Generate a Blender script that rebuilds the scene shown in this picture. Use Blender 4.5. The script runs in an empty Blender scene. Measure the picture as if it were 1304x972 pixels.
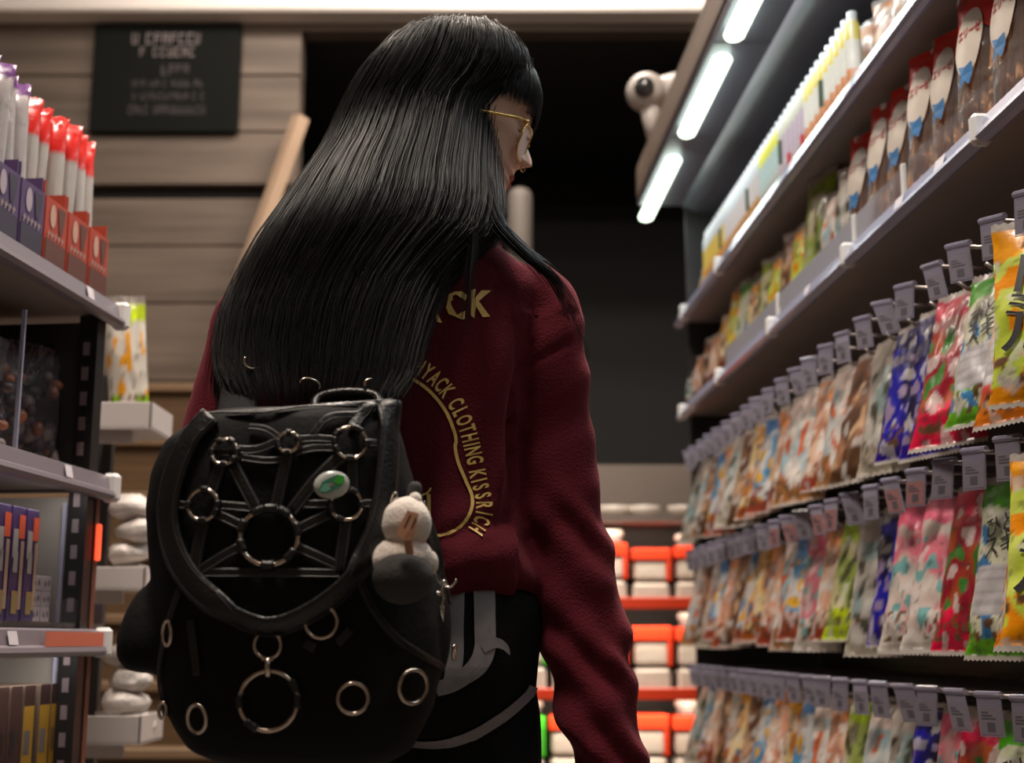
import bpy, math, random
import numpy as np
from mathutils import Vector, Matrix, noise
from mathutils.bvhtree import BVHTree
R = math.radians
C = bpy.context.scene.collection
scn = bpy.context.scene
random.seed(7)
# ------------------------------------------------------------------ camera maths
F, TH, H = 1700.0, R(11.0), 0.80
ct, st = math.cos(TH), math.sin(TH)
def ray(px, py):
    x = (px - 652) / F; u = (486 - py) / F
    return Vector((x, ct - u * st, st + u * ct))
def W(px, py, Y):
    r = ray(px, py); k = Y / r.y
    return Vector((r.x * k, Y, H + r.z * k))
class Rack:
    """vertical front plane; s along the aisle, o away from the aisle"""
    def __init__(self, X0, yaw, side):
        a = R(yaw); self.a = a; self.X0 = X0
        self.d = Vector((math.sin(a), math.cos(a), 0)); self.r = Vector((math.cos(a), -math.sin(a), 0)) * side
        self.side = side
    def P(self, s, o, z):
        v = self.d * s + self.r * o; return Vector((self.X0 + v.x, v.y, z))
    def hit(self, px, py, o=0.0):
        r = ray(px, py); p0 = self.P(0, o, H); n = self.r
        k = p0.dot(n) / r.dot(n) if False else (Vector((p0.x, p0.y, 0)).dot(n)) / r.dot(n)
        q = Vector((r.x * k, r.y * k, H + r.z * k)); v = q - Vector((self.X0, 0, 0))
        return v.dot(self.d), q.z
RR = Rack(0.74, -3.0, 1)
LR = Rack(-0.90, 6.0, -1)
# ------------------------------------------------------------------ materials
MATS = {}
def mat(name, col=(.5, .5, .5), rough=.5, metal=0, spec=.5, emit=0, bump=0, bscale=40, var=0, vscale=8, alpha=1, coat=0, tile=None):
    if name in MATS: return MATS[name]
    m = bpy.data.materials.new(name); m.use_nodes = True; nt = m.node_tree; b = nt.nodes['Principled BSDF']
    b.inputs['Base Color'].default_value = (*col, 1); b.inputs['Roughness'].default_value = rough
    b.inputs['Metallic'].default_value = metal; b.inputs['Specular IOR Level'].default_value = spec
    b.inputs['Coat Weight'].default_value = coat; b.inputs['Alpha'].default_value = alpha
    if emit:
        b.inputs['Emission Color'].default_value = (*col, 1); b.inputs['Emission Strength'].default_value = emit
    tc = nt.nodes.new('ShaderNodeTexCoord')
    if var:
        n = nt.nodes.new('ShaderNodeTexNoise'); n.inputs['Scale'].default_value = vscale; n.inputs['Detail'].default_value = 5
        nt.links.new(tc.outputs['Object'], n.inputs['Vector'])
        mx = nt.nodes.new('ShaderNodeMixRGB'); mx.inputs[1].default_value = (*[c * (1 - var) for c in col], 1)
        mx.inputs[2].default_value = (*[min(1, c * (1 + var)) for c in col], 1)
        nt.links.new(n.outputs['Fac'], mx.inputs[0]); nt.links.new(mx.outputs[0], b.inputs['Base Color'])
    if bump:
        n = nt.nodes.new('ShaderNodeTexNoise'); n.inputs['Scale'].default_value = bscale; n.inputs['Detail'].default_value = 6
        nt.links.new(tc.outputs['Object'], n.inputs['Vector'])
        bp = nt.nodes.new('ShaderNodeBump'); bp.inputs['Strength'].default_value = bump; bp.inputs['Distance'].default_value = .01
        nt.links.new(n.outputs['Fac'], bp.inputs['Height']); nt.links.new(bp.outputs[0], b.inputs['Normal'])
    MATS[name] = m; return m
def vcmat(name, rough=.4, bump=0, bscale=60, coat=0, film=0, gain=1, subsurf=0):
    if name in MATS: return MATS[name]
    m = mat(name, rough=rough, bump=bump, bscale=bscale, coat=coat); nt = m.node_tree; b = nt.nodes['Principled BSDF']
    a = nt.nodes.new('ShaderNodeVertexColor'); a.layer_name = 'Col'
    nt.links.new(a.outputs['Color'], b.inputs['Base Color'])
    if subsurf: b.inputs['Subsurface Weight'].default_value = subsurf; b.inputs['Subsurface Scale'].default_value = .005
    return m
def film_mat(name, tint=(.9, .9, .9), rough=.15, opac=.18, bump=.6, bscale=35, ior=1.35):
    m = bpy.data.materials.new(name); m.use_nodes = True; nt = m.node_tree
    nt.nodes.clear()
    out = nt.nodes.new('ShaderNodeOutputMaterial'); mix = nt.nodes.new('ShaderNodeMixShader')
    tr = nt.nodes.new('ShaderNodeBsdfTransparent'); tr.inputs[0].default_value = (.96, .96, .96, 1)
    gl = nt.nodes.new('ShaderNodeBsdfPrincipled'); gl.inputs['Base Color'].default_value = (*tint, 1); gl.inputs['Roughness'].default_value = rough
    fr = nt.nodes.new('ShaderNodeFresnel'); fr.inputs[0].default_value = ior
    ad = nt.nodes.new('ShaderNodeMath'); ad.operation = 'ADD'; ad.inputs[1].default_value = opac; ad.use_clamp = True
    tc = nt.nodes.new('ShaderNodeTexCoord'); n = nt.nodes.new('ShaderNodeTexNoise'); n.inputs['Scale'].default_value = bscale
    bp = nt.nodes.new('ShaderNodeBump'); bp.inputs['Strength'].default_value = bump; bp.inputs['Distance'].default_value = .01
    nt.links.new(tc.outputs['Object'], n.inputs['Vector']); nt.links.new(n.outputs['Fac'], bp.inputs['Height'])
    nt.links.new(bp.outputs[0], gl.inputs['Normal']); nt.links.new(bp.outputs[0], fr.inputs['Normal'])
    nt.links.new(fr.outputs[0], ad.inputs[0]); nt.links.new(ad.outputs[0], mix.inputs[0])
    nt.links.new(tr.outputs[0], mix.inputs[1]); nt.links.new(gl.outputs[0], mix.inputs[2]); nt.links.new(mix.outputs[0], out.inputs[0])
    MATS[name] = m; return m
def wood_mat(name, c1, c2, sx=1, sz=14, rough=.6, plank=0):
    m = mat(name, c1, rough); nt = m.node_tree; b = nt.nodes['Principled BSDF']
    tc = nt.nodes.new('ShaderNodeTexCoord'); mp = nt.nodes.new('ShaderNodeMapping'); mp.inputs['Scale'].default_value = (sx, sx, sz)
    n = nt.nodes.new('ShaderNodeTexNoise'); n.inputs['Scale'].default_value = 1.3; n.inputs['Detail'].default_value = 8; n.inputs['Roughness'].default_value = .6
    mx = nt.nodes.new('ShaderNodeMixRGB'); mx.inputs[1].default_value = (*c1, 1); mx.inputs[2].default_value = (*c2, 1)
    cr = nt.nodes.new('ShaderNodeValToRGB'); cr.color_ramp.elements[0].position = .35; cr.color_ramp.elements[1].position = .65
    nt.links.new(tc.outputs['Object'], mp.inputs[0]); nt.links.new(mp.outputs[0], n.inputs['Vector']); nt.links.new(n.outputs['Fac'], cr.inputs[0])
    nt.links.new(cr.outputs[0], mx.inputs[0]); nt.links.new(mx.outputs[0], b.inputs['Base Color'])
    return m
# ------------------------------------------------------------------ mesh builder
class MB:
    def __init__(s): s.v = []; s.f = []; s.c = []; s.m = []; s.hascol = False
    def add(s, vs, fs, col=None, mi=0):
        o = len(s.v); s.v += [tuple(v) for v in vs]
        s.f += [tuple(i + o for i in f) for f in fs]; s.m += [mi] * len(fs)
        if col is not None:
            s.hascol = True
            s.c += (list(col) if isinstance(col, list) else [col] * len(vs))
        else: s.c += [(.5, .5, .5)] * len(vs)
        return s
    def box(s, x0, x1, y0, y1, z0, z1, T=None, col=None, mi=0, bev=0):
        if bev:
            b = min(bev, (x1 - x0) / 2.01, (y1 - y0) / 2.01, (z1 - z0) / 2.01); vs = []; 
            import itertools
            idx = {}
            for sx, sy, sz in itertools.product((0, 1), repeat=3):
                X = (x0, x1)[sx]; Y = (y0, y1)[sy]; Z = (z0, z1)[sz]; dx = (b, -b)[sx]; dy = (b, -b)[sy]; dz = (b, -b)[sz]
                idx[(sx, sy, sz)] = len(vs)
                vs += [Vector((X, Y + dy, Z + dz)), Vector((X + dx, Y, Z + dz)), Vector((X + dx, Y + dy, Z))]
            fs = []; I = idx
            for sx in (0, 1): fs.append([I[(sx, a, c)] for a, c in ((0, 0), (1, 0), (1, 1), (0, 1))])
            for sy in (0, 1): fs.append([I[(a, sy, c)] + 1 for a, c in ((0, 0), (1, 0), (1, 1), (0, 1))])
            for sz in (0, 1): fs.append([I[(a, c, sz)] + 2 for a, c in ((0, 0), (1, 0), (1, 1), (0, 1))])
            for a in (0, 1):
                for c in (0, 1):
                    fs.append([I[(0, a, c)] + 1, I[(1, a, c)] + 1, I[(1, a, c)] + 2, I[(0, a, c)] + 2])
                    fs.append([I[(a, 0, c)] + 0, I[(a, 1, c)] + 0, I[(a, 1, c)] + 2, I[(a, 0, c)] + 2])
                    fs.append([I[(a, c, 0)] + 0, I[(a, c, 1)] + 0, I[(a, c, 1)] + 1, I[(a, c, 0)] + 1])
            for k in I.values(): fs.append([k, k + 1, k + 2])
        else:
            vs = [Vector((x, y, z)) for x in (x0, x1) for y in (y0, y1) for z in (z0, z1)]
            fs = [(0, 1, 3, 2), (4, 6, 7, 5), (0, 4, 5, 1), (2, 3, 7, 6), (0, 2, 6, 4), (1, 5, 7, 3)]
        if T: vs = [T(v) for v in vs]
        return s.add(vs, fs, col, mi)
    def tube(s, pts, rad, n=8, flat=1.0, nrm=None, closed=False, cap=True, col=None, mi=0, T=None):
        pts = [Vector(p) for p in pts]; m = len(pts); vs = []; fs = []
        if not hasattr(rad, '__len__'): rad = [rad] * m
        prev = None
        for i, p in enumerate(pts):
            if closed: t = pts[(i + 1) % m] - pts[i - 1]
            else: t = pts[min(i + 1, m - 1)] - pts[max(i - 1, 0)]
            if t.length < 1e-9: t = Vector((0, 0, 1))
            t.normalize()
            if nrm is not None: nn = Vector(nrm[i]) if isinstance(nrm, list) else Vector(nrm)
            else: nn = prev if prev is not None else (Vector((0, 0, 1)) if abs(t.z) < .9 else Vector((0, 1, 0)))
            nn = nn - t * nn.dot(t)
            if nn.length < 1e-6: nn = t.orthogonal()
            nn.normalize(); prev = nn; b = t.cross(nn)
            for k in range(n):
                a = 2 * math.pi * k / n
                vs.append(p + b * (math.cos(a) * rad[i]) + nn * (math.sin(a) * rad[i] * flat))
        for i in range(m if closed else m - 1):
            j = (i + 1) % m
            for k in range(n): fs.append((i * n + k, i * n + (k + 1) % n, j * n + (k + 1) % n, j * n + k))
        if cap and not closed: fs.append(tuple(range(n))[::-1]); fs.append(tuple(range((m - 1) * n, m * n)))
        if T: vs = [T(v) for v in vs]
        return s.add(vs, fs, col, mi)
    def loft(s, rings, cap=True, col=None, mi=0):
        n = len(rings[0]); vs = [p for r in rings for p in r]; fs = []
        for i in range(len(rings) - 1):
            for k in range(n): fs.append((i * n + k, i * n + (k + 1) % n, (i + 1) * n + (k + 1) % n, (i + 1) * n + k))
        if cap: fs.append(tuple(range(n))[::-1]); fs.append(tuple(range((len(rings) - 1) * n, len(rings) * n)))
        return s.add(vs, fs, col, mi)
    def ball(s, c, rx, ry=None, rz=None, n=16, m=10, col=None, mi=0, T=None, fn=None):
        ry = rx if ry is None else ry; rz = rx if rz is None else rz; c = Vector(c); rings = []
        for i in range(1, m):
            a = math.pi * i / m
            rings.append([c + Vector((rx * math.sin(a) * math.cos(2 * math.pi * k / n), ry * math.sin(a) * math.sin(2 * math.pi * k / n), -rz * math.cos(a))) for k in range(n)])
        if fn: rings = [[c + (p - c) * fn(p - c) for p in r] for r in rings]
        if T: rings = [[T(p) for p in r] for r in rings]
        return s.loft(rings, col=col, mi=mi)
    def mesh(s, name):
        me = bpy.data.meshes.new(name); me.from_pydata(s.v, [], s.f)
        if s.hascol:
            ca = me.color_attributes.new('Col', 'FLOAT_COLOR', 'POINT')
            buf = np.ones((len(s.v), 4), dtype=np.float32); buf[:, :3] = np.array(s.c, dtype=np.float32)[:, :3]
            ca.data.foreach_set('color', buf.ravel())
        me.polygons.foreach_set('material_index', s.m)
        me.update(); return me
def link(name, me, mats, parent=None, smooth=False, loc=None, rot=None):
    if not isinstance(mats, (list, tuple)): mats = [mats]
    for m in mats: me.materials.append(m)
    if smooth: me.polygons.foreach_set('use_smooth', [True] * len(me.polygons))
    o = bpy.data.objects.new(name, me); C.objects.link(o)
    if parent is not None:
        o.parent = parent
        L = parent.get('_wl')
        if L is not None: me.transform(Matrix.Translation(-Vector(L))); o['_wl'] = list(L)
    if loc is not None: o.location = loc
    if rot is not None: o.rotation_euler = rot
    return o
def recalc(me):
    import bmesh
    b = bmesh.new(); b.from_mesh(me); bmesh.ops.recalc_face_normals(b, faces=b.faces); b.to_mesh(me); b.free()
def obj(name, mb, mats, parent=None, smooth=False, loc=None, rot=None, fix=False):
    me = mb.mesh(name)
    if fix: recalc(me)
    return link(name, me, mats, parent, smooth, loc, rot)
def wobj(name, mb, mats, origin, smooth=False):
    """top-level mesh built in world coordinates, its origin moved to the thing's base"""
    me = mb.mesh(name); o = link(name, me, mats, None, smooth)
    me.transform(Matrix.Translation(-Vector(origin))); o.location = origin; return o
def empty(name, loc=(0, 0, 0), world=True):
    o = bpy.data.objects.new(name, None); C.objects.link(o); o.location = loc; o.empty_display_size = .05
    if world: o['_wl'] = list(loc)
    return o
def tag(o, label=None, cat=None, group=None, kind=None):
    if label: o['label'] = label
    if cat: o['category'] = cat
    if group: o['group'] = group
    if kind: o['kind'] = kind
    return o
def cat_rom(pts, k=6, closed=False):
    pts = [Vector(p) for p in pts]; out = []; n = len(pts)
    for i in range(n if closed else n - 1):
        g = (lambda j: pts[j % n]) if closed else (lambda j: pts[max(0, min(n - 1, j))])
        p0, p1, p2, p3 = g(i - 1), g(i), g(i + 1), g(i + 2)
        for q in range(k):
            t = q / k
            out.append(.5 * ((2 * p1) + (p2 - p0) * t + (2 * p0 - 5 * p1 + 4 * p2 - p3) * t * t + (3 * p1 - p0 - 3 * p2 + p3) * t ** 3))
    if not closed: out.append(pts[-1])
    return out
def interp(x, xs, ys): return float(np.interp(x, xs, ys))
def text_mesh(s, bold=0):
    cu = bpy.data.curves.new('t', 'FONT'); cu.body = s; cu.offset = bold; cu.resolution_u = 3; cu.align_x = 'CENTER'; cu.align_y = 'CENTER'
    o = bpy.data.objects.new('t', cu); C.objects.link(o)
    dg = bpy.context.evaluated_depsgraph_get(); me = bpy.data.meshes.new_from_object(o.evaluated_get(dg))
    vs = [v.co.copy() for v in me.vertices]; fs = [tuple(p.vertices) for p in me.polygons]
    bpy.data.objects.remove(o); bpy.data.curves.remove(cu); bpy.data.meshes.remove(me)
    return vs, fs
ORD = ['nearest', 'second', 'third', 'fourth', 'fifth', 'sixth', 'seventh', 'eighth', 'ninth', 'tenth', 'eleventh', 'twelfth', 'thirteenth', 'fourteenth', 'fifteenth', 'sixteenth', 'seventeenth', 'eighteenth', 'nineteenth', 'twentieth', 'twenty-first', 'twenty-second', 'twenty-third', 'twenty-fourth', 'twenty-fifth', 'twenty-sixth']
# basic materials
M_black = mat('black_matte', (.006, .006, .006), .9)
M_dark = mat('dark_steel', (.035, .033, .032), .5, var=.2)
M_rail = mat('price_rail_plastic', (.36, .37, .50), .16, spec=.6)
M_white = mat('white_plastic', (.72, .71, .70), .35)
M_steel = mat('chrome', (.75, .72, .68), .22, 1)
M_hook = mat('hook_wire', (.42, .38, .36), .3, .7)
M_wall = wood_mat('plank_wood', (.085, .064, .048), (.165, .125, .098), .6, 9)
M_wood2 = wood_mat('stair_wood', (.08, .042, .016), (.135, .075, .030), .8, 20)
M_trimw = wood_mat('light_timber', (.42, .29, .20), (.5, .36, .25), 2, 2)
M_beige = mat('beige_plaster', (.20, .165, .14), .8, var=.1)
M_ceil = mat('ceiling_paint', (.75, .70, .66), .9)
M_floor = mat('floor_tile', (.16, .145, .13), .35, var=.15, vscale=3)
M_shelf = mat('shelf_metal', (.30, .25, .225), .5, var=.12)
M_film = film_mat('cellophane', opac=.05)
M_acr = film_mat('clear_acrylic', (.4, .4, .45), .08, .02, 0.0, 35, 1.05)
M_gloss = vcmat('printed_film', .30, .22, 30, coat=.2)
M_matte = vcmat('printed_card', .5)
M_ink = mat('black_ink', (.012, .012, .014), .5)
# ================================================================== SETTING
YB = 5.2
def S_(name, mb, m): o = obj(name, mb, m); o['kind'] = 'structure'; return o
S_('floor', MB().box(-3.2, 2.4, -2.5, 7.2, -.05, 0), M_floor)
zc = W(400, 13, YB).z
zbeam = W(400, 13, YB - .12).z; zc = zc + .35
S_('ceiling', MB().box(-3.2, 2.4, -2.5, 7.2, zc, zc + .06), M_ceil)
S_('trim_3', MB().box(-3.2, 2.4, YB - .12, YB + .1, zbeam, zc - .001, bev=.01), M_ceil)
ox0, ox1 = W(379, 200, YB).x, W(905, 200, YB).x
ozt, ozb = W(600, 39, YB).z, W(600, 592, YB).z
# plank wall made of single boards with joints (left of the opening, above, right)
wb = MB()
joints = [W(200, y, YB).z for y in (972 + 500, 700, 486, 386, 313, 252)] + [W(200, y, YB).z for y in (236, 168, 96)] + [ozt]
joints = [0] + [j for j in joints if j > .2]
for i in range(len(joints) - 1):
    a, b = joints[i], joints[i + 1]
    if abs(a - W(200, 252, YB).z) < .01:      # the recessed dark slot
        wb.box(-3.2, ox0, YB + .05, YB + .1, a, b); continue
    wb.box(-3.2, ox0, YB, YB + .1, a + .003, b - .003, bev=.004)
wb.box(-3.2, 2.4, YB, YB + .1, ozt, zbeam)
wb.box(ox1, 2.4, YB, YB + .1, 0, ozt)
S_('wall_back', wb, M_wall)
S_('trim_1', MB().box(-3.2, ox0 + .0, YB + .045, YB + .1, W(200, 252, YB).z, W(200, 236, YB).z).box(-3.2, ox0, YB + .1, YB + .12, 0, zc), M_black)
S_('trim_2', MB().box(ox0 - .0, ox1, YB, YB + .12, 0, ozb), M_beige)
nb = MB()
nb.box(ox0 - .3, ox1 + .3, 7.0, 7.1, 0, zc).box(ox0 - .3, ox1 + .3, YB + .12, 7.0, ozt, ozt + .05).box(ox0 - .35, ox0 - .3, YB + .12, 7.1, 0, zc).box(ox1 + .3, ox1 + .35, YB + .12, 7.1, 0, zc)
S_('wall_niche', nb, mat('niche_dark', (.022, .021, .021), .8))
S_('wall_left', MB().box(-3.3, -3.2, -2.5, 7.2, 0, zc), M_wall)
S_('wall_right', MB().box(2.4, 2.5, -2.5, 7.2, 0, zc), M_beige)
S_('wall_front', MB().box(-3.2, 2.4, -2.6, -2.5, 0, zc), M_beige)
# stairs of timber behind the left rack
sm = MB(); nz = MB()
for n, py in enumerate((953, 868, 783, 703, 628, 558, 490)):
    Y = 4.15 + .1 * n; z = W(200, py, Y).z
    sm.box(-2.6, ox0 + .25, Y, YB - .002, z - .26 if n else 0, z - .03)
    nz.box(-2.6, ox0 + .25, Y - .03, YB - .002, z - .03, z, bev=.004)
t = empty('staircase', (-1.4, 4.15, 0)); tag(t, 'dark brown timber staircase rising behind the left shelf rack', 'staircase')
obj('riser', sm, M_wood2, t); obj('tread', nz, mat('tread_wood', (.2, .125, .07), .5, var=.2), t)
# sloping light timber (stair stringer edge)
a, b = W(383, 150, 5.1), W(322, 320, 5.06)
hb = MB().tube([a, b, b + (b - a) * .35], .036, 4, nrm=Vector((0, 1, 0)))
tag(wobj('stair_rail', hb, M_trimw, b + (b - a) * .35), 'pale timber rail sloping down the stair edge beside the dark opening', 'handrail')
# pale round-topped post inside the opening, just right of the face
c = W(662, 300, 5.26); rr = .052; zt = W(662, 240, 5.26).z
pb = MB().loft([[Vector((c.x + q * math.cos(k * math.pi / 8), c.y + q * math.sin(k * math.pi / 8), z)) for k in range(16)] for q, z in
                ((rr, ozb + .0), (rr, zt - .05), (rr * .94, zt - .025), (rr * .75, zt - .01), (rr * .35, zt))])
tag(wobj('round_post', pb, mat('post_paint', (.13, .115, .10), .6), (c.x, c.y + .0, ozb), True), 'pale round-topped post standing in the dark opening right of the face', 'post')
# sign
sx0, sx1, sz0, sz1 = W(115, 172, YB).x, W(304, 172, YB).x, W(200, 172, YB).z, W(200, 34, YB).z
sg = empty('wall_sign', ((sx0 + sx1) / 2, YB - .03, sz0)); tag(sg, 'black framed sign with faint lines of lettering on the plank wall', 'sign')
obj('board', MB().box(sx0, sx1, YB - .03, YB - .001, sz0, sz1, bev=.006), mat('sign_black', (.008, .009, .008), .85, spec=.1), sg)
tx = MB(); rs = random.Random(5)
def strokes(mb, x0, x1, z0, z1, Y, rs, mi, cw):
    """one line of lettering too soft to read: letter-like strokes, word gaps"""
    x = x0
    while x < x1 - cw:
        if rs.random() < .12: x += cw * .7
        w = cw * rs.uniform(.55, .8); hh = z1 - z0; th = cw * .2; k = rs.randrange(5)
        q = lambda a, b, c, d: mb.add([(x + a * w, Y, z0 + c * hh), (x + b * w, Y, z0 + c * hh), (x + b * w, Y, z0 + d * hh), (x + a * w, Y, z0 + d * hh)], [(0, 1, 2, 3)], mi=mi)
        q(0, .25, 0, 1)
        if k in (0, 1, 3): q(.25, 1, .82, 1)
        if k in (0, 2, 3): q(.25, .9, .42, .58)
        if k in (1, 2, 4): q(.25, 1, 0, .18)
        if k in (3, 4): q(.75, 1, 0, 1)
        x += cw
for xa, xb, y0, y1, mi, cw in ((168, 258, 42, 56, 0, .034), (178, 186, 60, 72, 0, .03), (195, 247, 60, 72, 0, .03), (205, 217, 82, 96, 1, .032), (224, 235, 82, 93, 1, .03), (168, 254, 102, 111, 1, .02), (168, 254, 118, 127, 1, .02), (163, 258, 134, 145, 1, .022)):
    p0, p1 = W(xa, y1, YB - .033), W(xb, y0, YB - .033); strokes(tx, p0.x, p1.x + cw, p0.z, p1.z, YB - .033, rs, mi, cw)
obj('lettering', tx, [mat('sign_ink', (.16, .13, .13), .6), mat('sign_ink_faint', (.05, .04, .042), .6)], sg)
# ceiling light panels added out of view to light the shop
def added_ceiling_light(x, y, sx, sy, power, label, col=(1, .86, .74)):
    t = empty('added_ceiling_light', (x, y, zc - .05)); tag(t, label, 'added ceiling light')
    f = MB()
    for a_, b_, c_, d_ in ((-sx, sx, -sy, -sy + .03), (-sx, sx, sy - .03, sy), (-sx, -sx + .03, -sy, sy), (sx - .03, sx, -sy, sy)):
        f.box(x + a_, x + b_, y + c_, y + d_, zc - .05, zc - .001)
    obj('frame', f, M_white, t)
    obj('diffuser', MB().box(x - sx + .03, x + sx - .03, y - sy + .03, y + sy - .03, zc - .02, zc - .01), mat('diffuser', (1, .9, .8), emit=2), t)
    l = bpy.data.lights.new('lamp', 'AREA'); l.shape = 'RECTANGLE'; l.size = sx * 2 - .1; l.size_y = sy * 2 - .1; l.energy = power; l.color = col
    o = bpy.data.objects.new('lamp', l); C.objects.link(o); o.parent = t; o.location = (0, 0, -.01)
wl = empty('added_wall_light', (-.2, 4.45, zc - .07)); tag(wl, 'slim lamp added out of view to brighten the back wall top', 'lamp')  # lamp added above view to brighten the beam over the back wall
obj('housing', MB().box(-1.6, 1.2, 4.42, 4.48, zc - .07, zc - .001, bev=.01), M_white, wl)
l = bpy.data.lights.new('area_glow', 'AREA'); l.shape = 'RECTANGLE'; l.size = 2.7; l.size_y = .05; l.energy = 15; l.color = (1, .88, .78)
o = bpy.data.objects.new('area_glow', l); C.objects.link(o); o.parent = wl; o.location = (0, .045, .02); o.rotation_euler = (R(86), 0, 0)
added_ceiling_light(-.45, 1.0, .3, .3, 62, 'added ceiling light panel above the aisle, out of view')
added_ceiling_light(.25, 2.5, .3, .3, 66, 'added ceiling light panel above the woman, out of view')
added_ceiling_light(-1.6, 3.7, .5, .15, 14, 'added ceiling light panel before the plank wall, out of view')
added_ceiling_light(.1, 4.25, .4, .12, 34, 'added ceiling light panel before the dark opening, out of view')
# ================================================================== RIGHT RACK
def G(rk): return lambda v: rk.P(v.x, v.y, v.z)      # local (s, o, z) -> world
s_end = RR.hit(866, 533)[0]
print('s_end', s_end, 'rows', [round(RR.hit(*p)[1], 3) for p in ((1304, 112), (868, 533), (1180, 0), (870, 410), (1304, 232), (880, 590), (1304, 560), (900, 690), (1304, 893), (900, 850))])
Z1 = RR.hit(1180, 0)[1]; Z2 = .5 * (RR.hit(1304, 118)[1] + RR.hit(868, 540)[1])
ZA, ZB_, ZC_ = 1.355, 1.057, .727
T = G(RR)
S0 = .55
rack = empty('display_rack', RR.P(2.4, .2, 0)); tag(rack, 'tall dark snack display rack along the right of the aisle', 'display rack')
obj('back_panel', MB().box(S0, s_end, .40, .43, .05, RR.hit(812, 262, -.12)[1] - .002, T), M_dark, rack)
obj('side_panel', MB().box(s_end - .02, s_end, .03, .40, .05, RR.hit(812, 262, -.12)[1] - .002, T), M_dark, rack)
obj('base', MB().box(S0, s_end, .02, .43, 0, .12, T), M_dark, rack)
obj('hanging_rail', MB().box(S0, s_end, .385, .4, ZA - .02, ZA + .0, T).box(S0, s_end, .385, .4, ZB_ - .02, ZB_, T).box(S0, s_end, .385, .4, ZC_ - .02, ZC_, T), M_hook, rack)
def shelf(rk, T, s0, s1, z, depth, rack, lip=.04, mrail=M_rail, joins=(), labels=()):
    """z is the bottom edge of the lip"""
    sh = obj('shelf', MB().box(s0, s1, .012, depth, z + lip * .35, z + lip * .8, T), M_shelf, rack)
    m = MB()
    prof = [(-.006, z), (-.012, z + .006), (-.010, z + .013), (-.002, z + .016), (.002, z + lip), (.010, z + lip + .003), (.013, z + lip - .004), (.013, z + .002), (.004, z - .002)]
    rings = [[T(Vector((s, o, zz))) for o, zz in prof] for s in (s0, s1)]
    m.loft(rings)
    pr = obj('price_rail', m, mrail, sh)
    for s in joins:
        j = MB().box(s - .010, s + .010, -.015, .014, z - .004, z + lip + .006, T, bev=.006); obj('rail_clip', j, M_white, pr)
    for s, wd in labels:
        obj('price_label', MB().add([T(Vector((s - wd, -.0055, z + .017))), T(Vector((s + wd, -.0055, z + .017))), T(Vector((s + wd, -.0012, z + lip - .002))), T(Vector((s - wd, -.0012, z + lip - .002)))], [(0, 1, 2, 3)]), mat('label_paper', (.6, .56, .6), .6), pr)
    return sh
sat = lambda px, z: next(s for s in (RR.hit(px, 816 - 0)[0],))
def s_of(rk, px, z, o=0):
    lo, hi = .3, 6.0
    for _ in range(40):
        m_ = (lo + hi) / 2; p = rk.P(m_, o, z); d = p.y * ct + (p.z - H) * st; x = 652 + F * p.x / d
        big = (x > px) if rk.side > 0 else (x < px)
        if big: lo = m_
        else: hi = m_
    return (lo + hi) / 2
shelf(RR, T, S0, s_end, Z1, .32, rack, joins=[s_of(RR, p, Z1) for p in (872, 916)], labels=[(s_of(RR, p, Z1), .018) for p in (1095, 1010, 960, 935)])
shelf(RR, T, S0, s_end, Z2, .36, rack, lip=.036, joins=[s_of(RR, p, Z2) for p in (1250, 1081, 984, 917, 870)], labels=[(s_of(RR, p, Z2), .02) for p in (1148, 1030, 1200)])
print('Z1,Z2', Z1, Z2)
# acrylic fences and dividers on the second shelf
zf = Z2 + .05
for n, (pa, pb) in enumerate(((1300, 1150), (1140, 1082), (1078, 986), (982, 918))):
    s0, s1 = s_of(RR, pa, Z2), s_of(RR, pb, Z2)
    fe = tag(empty('shelf_fence', RR.P(s0, .02, zf - .012)), ORD[n] + ' clear acrylic fence standing along the second shelf front edge of the right rack', 'shelf fence', 'acrylic fences')
    obj('panel', MB().box(s0, s1, .016, .019, zf - .012, zf + .045, T), M_acr, fe)
    obj('clip', MB().box(s0 - .004, s0 + .006, .0145, .024, zf - .012, zf + .052, T, bev=.002), M_white, fe)
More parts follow.
